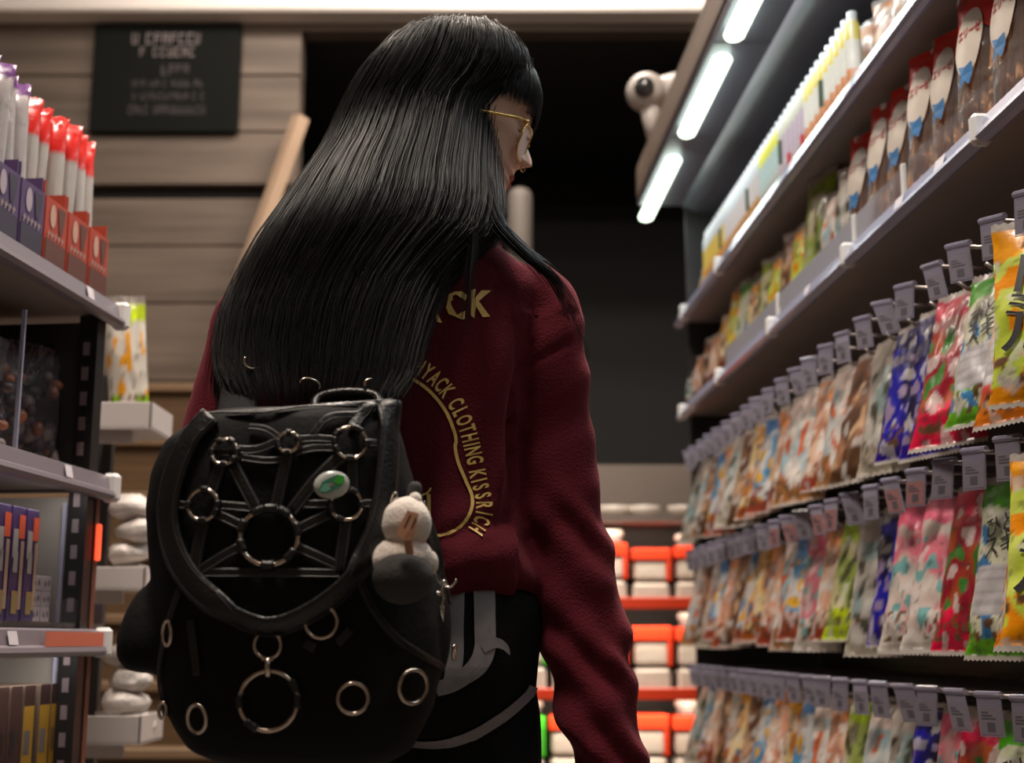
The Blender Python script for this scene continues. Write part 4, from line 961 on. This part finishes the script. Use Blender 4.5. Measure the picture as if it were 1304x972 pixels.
# cuffs and waist rib
d_ = (ap[-1] - ap[-5]).normalized()
obj('cuff', MB().tube([ap[-3], ap[-1], ap[-1] + d_ * .03, ap[-1] + d_ * .05], [rr_[-3] * 1.02, .032, .031, .029], 26), M_sweat, swo, True)
d_ = (apl[-1] - apl[-5]).normalized()
obj('cuff', MB().tube([apl[-2], apl[-1] + d_ * .01, apl[-1] + d_ * .025], [.034, .032, .030], 26), M_sweat, swo, True)
nc = neck1 + Vector((.004, 0, .005))
obj('collar', MB().tube([nc + Vector((.066 * math.cos(t_), .062 * math.sin(t_), .012 + .008 * math.cos(t_))) for t_ in [2 * math.pi * k / 30 for k in range(30)]], .012, 10, flat=1.3, closed=True), M_sweat, swo, True)
# lettering
M_goldp = mat('gold_print', (.95, .56, .17), .5, var=.3, vscale=120)
def put_glyph(mb, ch, cx, cy, sz, ang, sx=.7, tree=BS, off=.0018, rough=0, shear=0):
    vs, fs = text_mesh(ch, .028); x0 = min(v.x for v in vs); x1 = max(v.x for v in vs); ok = []
    for v in vs:
        X = (v.x - (x0 + x1) / 2) * sx * sz; Y = -(v.y - .0) * sz
        X -= Y * shear
        if rough: X += rough * noise.noise(Vector((v.x * 9, v.y * 9, cx))); Y += rough * noise.noise(Vector((v.x * 9, v.y * 9, cx + 9)))
        ca, sa = math.cos(ang), math.sin(ang); q, n = cast(tree, cx + X * ca - Y * sa, cy + X * sa + Y * ca, off)
        if q is None: return
        ok.append(q)
    mb.add(ok, fs)
def px_strip(mb, pts, wd, tree, off, n_=8, ww=None):
    P_ = cat_rom([Vector((a_[0], a_[1], 0)) for a_ in pts], n_); L_ = len(P_); vs = []
    for i, p in enumerate(P_):
        t_ = (P_[min(i + 1, L_ - 1)] - P_[max(i - 1, 0)]).normalized(); w_ = wd if ww is None else interp(i / (L_ - 1), np.linspace(0, 1, len(ww)), ww)
        for e_ in (-1, -.5, 0, .5, 1):
            q, n = cast(tree, p.x - t_.y * w_ * e_ * .5, p.y + t_.x * w_ * e_ * .5, off); 
            if q is None: return False
            vs.append(q)
    mb.add(vs, [(i * 5 + k, i * 5 + k + 1, i * 5 + 6 + k, i * 5 + 5 + k) for i in range(L_ - 1) for k in range(4)]); return True
path = cat_rom([Vector((a_[0], a_[1], 0)) for a_ in ((516, 465), (534, 474), (557, 493), (577, 520), (589, 548), (597, 580), (603, 610), (610, 640), (608, 660), (599, 676))], 12)
cum = [0]
for i in range(1, len(path)): cum.append(cum[-1] + (path[i] - path[i - 1]).length)
def at_len(L_):
    i = max(1, min(len(cum) - 1, next((k for k in range(len(cum)) if cum[k] >= L_), len(cum) - 1))); t_ = (L_ - cum[i - 1]) / max(1e-6, cum[i] - cum[i - 1])
    p = path[i - 1].lerp(path[i], t_); d = (path[i] - path[i - 1]).normalized(); return p, math.atan2(d.y, d.x)
txt = 'CHYACK CLOTHING KISSRICH'; tw = [(.55 if c_ in 'I' else .6 if c_ == ' ' else 1) for c_ in txt]
ub = cum[-1] / sum(tw); acc = 0; arc = MB()
for c_, w_ in zip(txt, tw):
    if c_ != ' ':
        p, a_ = at_len(acc + w_ * ub / 2); put_glyph(arc, c_, p.x + 4.5 * math.sin(a_), p.y - 4.5 * math.cos(a_), 29, a_, .5)
    acc += w_ * ub
obj('arc_lettering', arc, M_goldp, swo)
ln = MB()
px_strip(ln, [(505, 473), (522, 481), (546, 498), (566, 522), (577, 548), (580, 562), (579, 570), (583, 590), (592, 612), (600, 632), (599, 650), (588, 668), (572, 679), (552, 683), (530, 682), (515, 680)], 4.2, BS, .0019)
px_strip(ln, [(536, 632), (545, 628), (549, 622)], 2.5, BS, .0019); px_strip(ln, [(546, 630), (546, 655), (543, 672)], 5, BS, .0019)
obj('border_print', ln, M_goldp, swo)
bl_ = MB()
for ch, cx, cy, a_ in (('A', 548, 398, -.15), ('C', 580, 390, .10), ('K', 612, 390, .05)): put_glyph(bl_, ch, cx, cy, 45, a_, .85, rough=7)
obj('back_lettering', bl_, M_goldp, swo)
# ---- trousers
tr_ = MB()
tr_.loft([ringz(*a_) for a_ in ((735, 360, 668, 1.70, .115), (770, 350, 694, 1.70, .125), (810, 345, 692, 1.70, .132), (850, 345, 684, 1.70, .136), (890, 350, 678, 1.70, .130), (930, 360, 674, 1.70, .118))])
for hp, kn, an in ((hipR, knR, anR), (hipL, knL, anL)):
    c0 = Vector((hp.x - (.012 if hp is hipR else -.012), 1.70, W(600, 910, 1.7).z))
    tr_.tube(cat_rom([c0 + Vector((0, 0, .04)), c0, (c0 + kn) / 2, kn, (kn + an) / 2, an + Vector((0, 0, -.02))], 4), [interp(i / 4, range(6), [.090, .097, .092, .075, .068, .062]) for i in range(21)], 26)
trm = remesh(tr_, .009, 4, 'trousers')
displace(trm, lambda p, n: .004 * noise.noise(p * 16) + .003 * noise.noise(Vector((p.x * 40, p.y * 20, p.z * 12))))
BT = bvh(trm)
tro = link('trousers', trm, mat('black_cotton', (.006, .006, .0065), .9, spec=.2, bump=.2, bscale=200), person, True)
M_grey = mat('grey_print', (.25, .23, .24), .7, var=.25, vscale=70)
pr = MB()
px_strip(pr, [(579, 752), (578, 800), (578, 840), (572, 862), (558, 882)], 22, BT, .003, ww=[24, 23, 23, 22, 12, 3])
px_strip(pr, [(615, 752), (616, 800), (616, 825), (608, 846), (590, 862), (572, 872), (555, 877)], 24, BT, .0036, ww=[27, 27, 27, 25, 20, 20, 19])
px_strip(pr, [(612, 826), (628, 819), (640, 824), (646, 834)], 10, BT, .0044, ww=[12, 14, 9, 1])
obj('striped_print', pr, M_grey, tro)
pr = MB(); px_strip(pr, [(470, 940), (520, 946), (560, 947), (600, 936), (640, 912), (670, 886), (677, 874)], 11, BT, .003, ww=[8, 10, 13, 13, 13, 12, 11])
obj('curved_stripe', pr, M_grey, tro)
for an, nm in ((anR, 0), (anL, 1)):
    m = MB(); m.loft([[Vector((an.x + w_ * math.cos(t_), an.y + .06 + l_ * math.sin(t_) + o_, z)) for t_ in [2 * math.pi * k / 20 for k in range(20)]] for z, w_, l_, o_ in ((.001, .045, .13, 0), (.02, .048, .132, 0), (.05, .044, .115, -.01), (.08, .040, .07, -.05), (.12, .042, .05, -.065))])
    obj('shoe', m, mat('black_leather', (.010, .0095, .0095), .38, bump=.3, bscale=180), person, True)
# ---- hair
rows = [  # py, L, R, Yc, half depth
    (37, 568, 612, 1.72, .020), (41, 545, 630, 1.72, .045), (50, 524, 645, 1.72, .070), (64, 502, 658, 1.72, .088), (82, 484, 668, 1.72, .098), (104, 466, 674, 1.72, .103), (128, 452, 664, 1.72, .105),
    (142, 445, 650, 1.72, .105), (152, 440, 636, 1.72, .104), (175, 430, 631, 1.715, .103), (205, 415, 630, 1.70, .105), (240, 390, 631, 1.68, .11), (275, 364, 636, 1.65, .105), (305, 340, 628, 1.62, .09),
    (335, 322, 592, 1.595, .07), (365, 306, 562, 1.575, .055), (400, 290, 545, 1.555, .045), (440, 283, 532, 1.535, .036), (480, 285, 522, 1.515, .028), (505, 300, 500, 1.495, .018)]
PYS = [r_[0] for r_ in rows]
def hair_pt(py, a, grow=0.0):
    """a: angle 0 = right side (face side), pi/2.. towards camera at 3pi/2"""
    L_, R_, yc, hd = (interp(py, PYS, [r_[k] for r_ in rows]) for k in (1, 2, 3, 4))
    z = W(500, py, yc).z; xl, xr = W(L_, py, yc).x, W(R_, py, yc).x; cx, hw_ = (xl + xr) / 2, (xr - xl) / 2
    c_, s_ = math.cos(a), math.sin(a); p_ = 2.2
    return Vector((cx + (hw_ + grow) * math.copysign(abs(c_) ** (2 / p_), c_), yc + (hd + grow) * math.copysign(abs(s_) ** (2 / p_), s_), z))
hb_ = MB(); rings = []
for py in np.linspace(37, 468, 84):
    ring = []
    for k in range(120):
        a = 2 * math.pi * k / 120; gr = -.006 + .0035 * noise.noise(Vector((math.cos(a) * 9, math.sin(a) * 9, py * .004))) - .004 * (py > 470)
        if a < math.pi and py > 330: gr -= .0
        ring.append(hair_pt(py, a, gr))
    rings.append(ring)
hb_.loft(rings)
M_hair = mat('black_hair', (.006, .0052, .0052), .40, spec=.35)
M_hair.node_tree.nodes['Principled BSDF'].inputs['Anisotropic'].default_value = .5
ho = obj('hair', hb_, M_hair, person, True)
rh = random.Random(21)
def strands(name, paths, r0):
    mb = MB()
    for P_ in paths:
        n_ = len(P_); mb.tube(P_, [r0 * (1 - .75 * (i / (n_ - 1)) ** 2) for i in range(n_)], 3, cap=False)
    return obj(name, mb, M_hair, ho, True)
paths = []
for i in range(3400):
    a = rh.uniform(math.pi * .98, 2.03 * math.pi) if i % 6 else rh.uniform(0, math.pi)
    gr = rh.uniform(-.004, .005) if rh.random() < .93 else rh.uniform(.004, .012)
    end = rh.uniform(455, 535) if rh.random() < .8 else rh.uniform(380, 480); st_ = 37 + rh.random() ** 2 * 60
    if rh.random() < .10: st_ = rh.uniform(100, 330)
    dr = rh.uniform(-.10, .10); wv = rh.uniform(0, 6.3); P_ = []; K = 24
    ffs = math.cos(a) > .93
    for k in range(K):
        t_ = k / (K - 1); py = st_ + (end - st_) * t_ ** .9
        lock = .045 * noise.noise(Vector((a * 5, py * .002, 1.7)))
        aa = a + dr * t_ * t_ + lock * t_ + .012 * math.sin(wv + t_ * 9) * t_
        q = hair_pt(min(py, 505), aa, gr + .004 * noise.noise(Vector((a * 14, t_ * 2.5, 3))) * min(1, t_ * 3)); 
        if py > 505: q.z -= (py - 505) / 1000.
        P_.append(q)
    paths.append(P_)
strands('strands', paths, .00062)['kind'] = 'stuff'
# fringe over the forehead
paths = []
for i in range(1300):
    ph = rh.uniform(-88, 88); c_, s_ = math.cos(R(ph)), math.sin(R(ph)); u_end = .020 + rh.uniform(-.007, .010) - .006 * (abs(ph) > 60); P_ = []; gr = rh.uniform(0, .0035); dphi = R(rh.uniform(-6, 6))
    for k in range(14):
        t_ = k / 13; th = R(86) * (1 - t_) ** 1.1; cc_ = math.cos(th); c_, s_ = math.cos(R(ph) + dphi * t_), math.sin(R(ph) + dphi * t_)
        u = .030 + .090 * math.sin(th) - (.030 - u_end) * max(0, (t_ - .6) / .4)
        P_.append(hw((.0935 + gr) * max(0, c_) ** .72 * cc_ - .004 * (1 - cc_), (.079 + gr) * math.copysign(abs(s_) ** .9, s_) * cc_, u))
    paths.append(P_)
strands('fringe', paths, .0008)['kind'] = 'stuff'
# locks on the right: over the shoulder and down the back beside the print
paths = []
def lock(pts, n_, spread, r_, yo=0):
    for i in range(n_):
        dx, dy, dz = (rh.gauss(0, 1) for _ in range(3)); e = rh.uniform(.75, 1.0); b_ = [W(x + dx * spread * (.4 + .6 * k / len(pts)), y + dy * spread * .3, Y + dz * .004) for k, (x, y, Y) in enumerate(pts)]
        c_ = cat_rom(b_, 5); paths.append(c_[:max(4, int(len(c_) * e))])
lock([(620, 215, 1.62), (625, 262, 1.60), (645, 300, 1.60), (676, 330, 1.60), (702, 352, 1.61), (722, 385, 1.63), (733, 418, 1.64)], 90, 7, .0006)
lock([(618, 225, 1.61), (630, 280, 1.59), (662, 318, 1.59), (690, 342, 1.60), (712, 372, 1.62)], 110, 9, .0006)
lock([(600, 240, 1.58), (602, 300, 1.565), (598, 350, 1.555), (594, 400, 1.55), (592, 430, 1.55)], 26, 6, .0006)
lock([(585, 240, 1.58), (572, 300, 1.56), (548, 360, 1.55), (534, 420, 1.545), (525, 480, 1.54)], 160, 10, .0006)
lock([(560, 240, 1.57), (545, 320, 1.55), (520, 400, 1.54), (512, 470, 1.535), (508, 520, 1.53)], 160, 13, .0006)
lock([(725, 385, 1.63), (738, 420, 1.63), (748, 440, 1.63), (752, 458, 1.63), (757, 462, 1.63)], 3, 3, .0005)
lock([(330, 330, 1.60), (300, 380, 1.585), (285, 440, 1.575), (278, 490, 1.57), (283, 530, 1.56)], 160, 9, .0006)
strands('loose_locks', paths, .0006)['kind'] = 'stuff'
# ================================================================== BACKPACK
YK = 1.40
bp_ = empty('backpack', W(380, 985, YK + .02)); tag(bp_, 'black backpack with leather straps and metal rings worn on the back', 'backpack')
pk_ = MB()
def kring(py, L_, R_, hd, yc=YK, p=2.9): return ringz(py, L_, R_, yc, hd, 44, p)
pk_.loft([kring(*a_) for a_ in ((527, 285, 488, .05), (532, 262, 500, .07), (544, 245, 507, .078), (568, 216, 514, .083), (605, 200, 524, .086), (650, 192, 536, .088), (700, 194, 546, .09), (750, 200, 554, .092), (800, 206, 560, .094), (850, 208, 561, .095),
                               (900, 213, 555, .094), (930, 228, 540, .09), (955, 245, 528, .08), (970, 275, 500, .065), (978, 310, 470, .045))])
pk_.loft([kring(*a_) for a_ in ((744, 196, 230, .02), (752, 182, 235, .036), (780, 166, 240, .045), (810, 156, 240, .05), (838, 156, 240, .05), (852, 166, 236, .042), (858, 185, 230, .02))])
pk_.ball(W(552, 800, YK + .03), .018, .05, .06, 20, 14)
pkm = remesh(pk_, .006, 3, 'backpack_body')
displace(pkm, lambda p, n: .0035 * noise.noise(p * 9) + .0008 * noise.noise(p * 30))
M_nyl = mat('black_nylon', (.005, .005, .0052), .75, spec=.25, bump=.12, bscale=160)
M_lea = mat('black_leather2', (.011, .0105, .0105), .34, bump=.18, bscale=260, var=.3, vscale=40)
M_ring = mat('ring_metal', (.72, .60, .50), .2, 1)
BK = bvh(pkm)
link('body', pkm, M_nyl, bp_, True)
# flap: sheet lying on the pack front
flapo = [(262, 532), (240, 560), (222, 590), (209, 630), (206, 672), (216, 712), (240, 750), (275, 780), (315, 797), (345, 803), (380, 796), (420, 773), (455, 741), (480, 704), (494, 665), (500, 620), (503, 570), (505, 516)]
fp = cat_rom([Vector((a_[0], a_[1], 0)) for a_ in flapo] , 4) + [Vector((430, 519, 0)), Vector((350, 524, 0))]
cF = Vector((358, 640, 0)); fm = MB(); vs = []; rn = 14
def onpack(px, py, off):
    q, n = cast(BK, px, py, off)
    if q is None: q = W(px, py, YK - .06); n = Vector((0, -1, 0))
    return q, n
for k in range(rn + 1):
    for p in fp:
        x, y = cF.x + (p.x - cF.x) * k / rn, cF.y + (p.y - cF.y) * k / rn
        q, n = onpack(x, y, .010 if k < rn else .001); vs.append(q)
nf = len(fp); fm.add(vs, [(i * nf + k, i * nf + (k + 1) % nf, (i + 1) * nf + (k + 1) % nf, (i + 1) * nf + k) for i in range(rn) for k in range(nf)])
flap_me = fm.mesh('flap'); BF = bvh(flap_me)
flap = link('flap', flap_me, M_nyl, bp_, True)
def onflap(px, py, off):
    q, n = cast(BF, px, py, off)
    if q is None: return onpack(px, py, off + .01)
    return q, n
def strap(pts, wd, par, off=.003, surf=onflap, m=None, name='strap', fl=.28, stitch=True, k_=7):
    P_ = cat_rom([Vector((a_[0], a_[1], 0)) for a_ in pts], k_); q = [surf(p.x, p.y, off) for p in P_]
    n_ = len(q); pos = [a_[0] for a_ in q]
    for _ in range(24 if wd > 20 else 3): pos = [pos[0]] + [(pos[i - 1] + 2 * pos[i] + pos[i + 1]) / 4 for i in range(1, n_ - 1)] + [pos[-1]]
    nr = [a_[1] for a_ in q]; nr = [sum((nr[max(0, min(n_ - 1, i + j))] for j in (-2, -1, 0, 1, 2)), Vector()).normalized() for i in range(n_)]
    w_ = wd / 1150. / 2
    o = obj(name, MB().tube(pos, w_, 12, flat=fl, nrm=nr), m or M_lea, par, True)
    if stitch:
        sm_ = MB()
        for e_ in (-1, 1):
            line = []
            for i in range(n_):
                t_ = (pos[min(i + 1, n_ - 1)] - pos[max(i - 1, 0)]).normalized(); b_ = t_.cross(nr[i]).normalized(); line.append(pos[i] + b_ * (w_ * .66 * e_) + nr[i] * (w_ * fl * .78))
            sm_.tube(line, .0005, 4)
        obj('stitching', sm_, mat('thread', (.05, .047, .045), .5), o)
    return o
strap([(270, 533), (246, 556), (230, 590), (218, 632), (217, 672), (228, 712), (250, 748), (288, 776), (328, 792), (345, 795), (372, 789), (412, 766), (448, 734), (472, 698), (484, 662), (490, 620), (492, 570), (495, 512)], 31, bp_, .005, name='flap_edging', fl=.34)
strap([(262, 531), (330, 527), (400, 521), (500, 512)], 9, flap, .004, name='top_piping', stitch=False)
strap([(268, 578), (298, 578)], 9, flap); 
for pts, wd in (([(283, 590), (268, 636)], 15), ([(297, 592), (328, 652)], 15), ([(368, 574), (350, 656)], 15), ([(436, 580), (405, 610), (372, 652)], 16), ([(447, 582), (449, 630)], 14),
                ([(304, 574), (330, 574), (358, 562)], 11), ([(310, 584), (340, 588), (362, 586)], 9), ([(378, 562), (400, 560), (430, 562)], 10), ([(376, 578), (402, 572), (430, 573)], 10), ([(318, 546), (340, 548), (360, 562)], 8),
                ([(398, 556), (420, 532), (458, 530)], 9), ([(448, 548), (460, 530), (473, 517)], 14), ([(462, 565), (478, 566)], 10), ([(230, 643), (246, 645)], 10), ([(278, 644), (322, 648)], 11), ([(272, 652), (312, 672)], 12),
                ([(386, 643), (424, 643)], 11), ([(378, 676), (420, 655)], 13), ([(456, 643), (482, 642)], 10), ([(262, 662), (254, 700), (250, 728)], 16), ([(440, 662), (432, 728)], 15),
                ([(374, 696), (402, 708), (432, 722)], 12), ([(305, 698), (280, 712), (256, 728)], 12), ([(256, 730), (340, 730), (432, 731)], 11)):
    strap(pts, wd, flap, .004)
def ring(px, py, r_, par, surf=onflap, minor=.0019, wraps=(), off=.007, tilt=0, nm='ring', sq=1.0):
    q, n = surf(px, py, off); t_ = Vector((1, 0, 0)); t_ = (t_ - n * t_.dot(n)).normalized(); b_ = n.cross(t_)
    Rr_ = r_ / 1190.; pts = [q + t_ * (Rr_ * sq * math.cos(a_)) + b_ * (Rr_ * math.sin(a_)) + n * (tilt * math.cos(a_)) for a_ in [2 * math.pi * k / 40 for k in range(40)]]
    o = obj(nm, MB().tube(pts, minor, 8, closed=True), M_ring, par, True)
    if wraps:
        for a_ in wraps:
            a_ = R(a_); w_ = MB(); pp = [q + t_ * (Rr_ * math.cos(x)) + b_ * (Rr_ * math.sin(x)) for x in (a_ - .24, a_ - .12, a_, a_ + .12, a_ + .24)]
            w_.tube(pp, minor * 1.9, 8); obj('wrap', w_, M_lea, o, True)
    return o
ring(288, 578, 15, bp_, wraps=(0, 60, 120, 180, 270, -40)); ring(368, 566, 12, bp_, wraps=(180, 200, 90, 270, 20)); ring(445, 566, 19, bp_, wraps=(180, 150, 80, 60, 0, 210, 270)); ring(262, 644, 18, bp_, wraps=(180, 85, 270, 0, -30)); ring(440, 644, 18, bp_, wraps=(180, 90, 60, 0, 250, 200)); ring(344, 685, 33, bp_, wraps=(115, 90, 60, 15, 160, 200, 270, 320), minor=.0025)
# pin badge
q, n = onflap(422, 620, .010); t_ = (Vector((1, 0, .18)) - n * n.x).normalized(); b_ = n.cross(t_)
bd = MB(); rx, rz = 21 / 1190., 16.5 / 1190.
def disc(rx, rz, off): return [q + t_ * (rx * math.cos(a_)) + b_ * (rz * math.sin(a_)) + n * off for a_ in [2 * math.pi * k / 32 for k in range(32)]]
bo_ = obj('pin_badge', bd.loft([disc(rx * .96, rz * .96, -.002), disc(rx, rz, 0), disc(rx * .95, rz * .95, .002), disc(rx * .6, rz * .6, .0026)]), mat('badge_white', (.55, .58, .53), .25, coat=.5), bp_, True); bo_['label'] = 'small oval green and white pin badge'
rb = MB()
def blob(pts, off, col): rb.add([q + t_ * (x * rx) + b_ * (y * rz) + n * off for x, y in pts], [tuple(range(len(pts)))], col)
blob([(-.8, -.3), (-.5, .25), (-.1, .45), (.4, .62), (.75, .45), (.7, .0), (.35, -.35), (-.1, -.5), (-.5, -.62)], .0032, (.05, .22, .13))
blob([(.1, .2), (.45, .6), (.78, .4), (.6, -.1), (.3, -.05)], .0034, (.06, .42, .05)); blob([(-.7, -.35), (-.45, .1), (-.1, .1), (-.05, -.35), (-.4, -.5)], .0034, (.16, .42, .30)); blob([(-.15, -.05), (.0, .15), (.12, 0), (0, -.2)], .0037, (.35, .2, .18))
obj('leaf_motif', rb, vcmat('badge_print', .3), bo_)
# lower body details
LW = onpack
strap([(245, 790), (250, 830), (254, 860)], 10, bp_, .004, LW); strap([(452, 722), (470, 770), (505, 815), (560, 850)], 9, bp_, .004, LW, stitch=False, name='piping'); strap([(232, 750), (216, 800), (206, 860), (214, 910)], 9, bp_, .004, LW, stitch=False, name='piping')
strap([(398, 818), (392, 828)], 15, bp_, .005, LW); strap([(446, 802), (430, 820)], 10, bp_, .005, LW); strap([(535, 640), (556, 700), (566, 770)], 12, bp_, .006, LW)
ring(410, 793, 18, bp_, LW); ring(449, 889, 17, bp_, LW); ring(521, 874, 19, bp_, LW); ring(256, 913, 16, bp_, LW, sq=.75); ring(344, 892, 33, bp_, LW, minor=.0022, wraps=(0, 30, 180, 235)); ring(220, 806, 14, bp_, LW, sq=.5); ring(207, 905, 9, bp_, LW, sq=.5); ring(570, 830, 11, bp_, LW, sq=.5)
q, n = LW(341, 826, .010); hs = [W(341 + 17 * math.cos(a_), 822 - 17 * math.sin(a_) * -1, q.y - .002) for a_ in [R(x) for x in range(-50, 231, 20)]]
cl = obj('snap_hook', MB().tube(hs, .0017, 8).tube([W(341, 838, q.y - .002), W(341, 862, q.y - .003)], [.0032, .0028], 10).tube([W(334, 840, q.y - .002), W(348, 840, q.y - .002)], .002, 8), M_ring, bp_, True)
# rings and shoulder straps above the pack, half buried in hair
def loosering(px, py, Y, r_, a0, a1, sq=.6, rot=0):
    pts = []
    for k in range(18):
        a_ = R(a0 + (a1 - a0) * k / 17); x, y = r_ * math.cos(a_), r_ * sq * math.sin(a_); x, y = x * math.cos(rot) - y * math.sin(rot), x * math.sin(rot) + y * math.cos(rot); pts.append(W(px + x, py - y, Y + .004 * math.cos(a_)))
    obj('ring', MB().tube(pts, .0016, 8), M_ring, bp_, True)
loosering(395, 490, 1.475, 13, -20, 200, .55, -.3); loosering(322, 460, 1.49, 11, 150, 290, .9); loosering(472, 490, 1.475, 8, 80, 200, .9)
for side, pts in enumerate(([(300, 545, 1.44), (305, 500, 1.50), (325, 440, 1.555), (350, 385, 1.57), (370, 350, 1.60)], [(470, 535, 1.44), (478, 490, 1.50), (520, 430, 1.545), (575, 370, 1.565), (600, 335, 1.60)])):
    if side: continue
    P_ = cat_rom([W(*a_) for a_ in pts], 6); obj('shoulder_strap', MB().tube(P_, .022, 12, flat=.25, nrm=Vector((0, -1, .2))), M_nyl, bp_, True)
obj('top_handle', MB().tube(cat_rom([W(400, 530, 1.46), W(405, 508, 1.475), W(440, 500, 1.475), W(478, 505, 1.475), W(485, 528, 1.46)], 6), .006, 10), M_lea, bp_, True)
obj('back_panel', MB().box(W(270, 700, 1.5).x, W(500, 700, 1.5).x, 1.47, 1.525, W(400, 940, 1.5).z, W(400, 535, 1.5).z, bev=.02), M_nyl, bp_, True)
# key clip chain at the right side of the pack
kc = MB()
def wireY(pts, Y, r_=.0013): kc.tube(cat_rom([W(x, y, Y) for x, y in pts], 5), r_, 7)
wireY([(562, 722), (556, 728), (556, 738), (562, 745), (572, 748), (578, 744), (581, 738)], 1.36); wireY([(566, 745), (562, 752), (564, 762), (562, 772)], 1.36, .0018); kc.ball(W(558, 756, 1.36), .0035, .003, .0028); kc.ball(W(565, 742, 1.36), .0032); kc.tube([W(562, 772, 1.36), W(563, 790, 1.37)], [.003, .0025], 8)
tag(wobj('key_clip', kc, mat('chrome2', (.7, .68, .62), .2, 1), W(562, 765, 1.36), True), 'small silver swivel clip at the backpack side beside the plush charm', 'clip')
# ================================================================== PLUSH CHARM
YC_ = 1.275
ch_ = empty('plush_charm', W(515, 768, YC_)); tag(ch_, 'round grey and white plush charm with a tan paddle hanging on the backpack', 'plush toy')
k_ = 1 / 1310.
def fuzz(sd, amt): 
    of = Vector((sd, 0, 0)); return lambda d: 1 + amt * noise.noise(d * 90 + of) + amt * noise.noise(d * 45 + of)
M_pw = mat('white_plush', (.80, .71, .63), .95, bump=.25, bscale=300, var=.12, vscale=90); M_pg = mat('grey_plush', (.050, .047, .045), .95, bump=.25, bscale=300)
M_pw.node_tree.nodes['Principled BSDF'].inputs['Sheen Weight'].default_value = .4
obj('body', MB().ball(W(513, 735, YC_), 38 * k_, 34 * k_, 34 * k_, 40, 28, fn=fuzz(1, .02)), M_pg, ch_, True)
obj('belly', MB().ball(W(513, 712, YC_ + .008), 38 * k_, 30 * k_, 30 * k_, 40, 28, fn=fuzz(2, .05)), M_pw, ch_, True)
obj('head', MB().ball(W(518, 667, YC_ + .006), 31 * k_, 27 * k_, 34 * k_, 40, 28, fn=fuzz(3, .03)), M_pw, ch_, True)
obj('stalk', MB().ball(W(528, 638, YC_ + .006), 9 * k_, 9 * k_, 11 * k_, 20, 14, fn=fuzz(5, .05)), M_pw, ch_, True)
obj('tip', MB().tube(cat_rom([W(527, 640, YC_ + .012), W(528, 626, YC_ + .012), W(529, 614, YC_ + .012)], 4), [8 * k_, 9 * k_, 9 * k_, 9.4 * k_, 9.4 * k_, 9 * k_, 8.5 * k_, 7 * k_, 4 * k_], 14), M_pg, ch_, True)
obj('arm', MB().ball(W(549, 717, YC_ + .01), 9 * k_, 10 * k_, 15 * k_, 16, 12, fn=fuzz(7, .05)), M_pw, ch_, True)
pts = [(519, 650), (533, 654), (528, 676), (524, 688), (527, 706), (516, 706), (514, 688), (505, 680), (507, 672)]
ftp = [W(x, y, YC_ - .0305 + .0001 * abs(y - 690)) for x, y in pts]
m = MB(); n0 = len(pts); m.add(ftp + [p + Vector((0, .004, 0)) for p in ftp], [tuple(range(n0)), tuple(range(n0, 2 * n0))[::-1]] + [(k, (k + 1) % n0, n0 + (k + 1) % n0, n0 + k) for k in range(n0)])
pd = obj('paddle', m, mat('tan_felt', (.42, .20, .11), .8), ch_)
for (x0, y0), (x1, y1) in (((523, 656), (515, 673)), ((530, 660), (524, 674))):
    obj('slot', MB().tube([W(x0, y0, YC_ - .031), W(x1, y1, YC_ - .031)], .0009, 6, flat=.5), M_black, pd)
obj('loop', MB().tube(cat_rom([W(497, 640, YC_ + .01), W(500, 630, YC_ + .008), W(505, 628, YC_ + .008), W(505, 634, YC_ + .008), W(500, 636, YC_ + .008)], 5), .0009, 6), MATS['chrome2'], ch_, True)
# ================================================================== CAMERA
cd = bpy.data.cameras.new('camera'); co = bpy.data.objects.new('camera', cd); C.objects.link(co)
co.location = (0, 0, H); co.rotation_euler = (math.pi / 2 + TH, 0, 0)
cd.sensor_width = 36; cd.lens = F / 1304 * 36; cd.clip_start = .05
cd.dof.use_dof = True; cd.dof.focus_distance = 1.62; cd.dof.aperture_fstop = 4.0
scn.camera = co
w = bpy.data.worlds.new('world'); scn.world = w; w.use_nodes = True
w.node_tree.nodes['Background'].inputs[0].default_value = (.9, .85, .85, 1); w.node_tree.nodes['Background'].inputs[1].default_value = .12
vs_ = scn.view_settings; vs_.view_transform = 'Standard'; vs_.look = 'None'; vs_.gamma = 1; vs_.use_curve_mapping = False; vs_.exposure = .3
for o in bpy.data.objects:
    if '_wl' in o: del o['_wl']
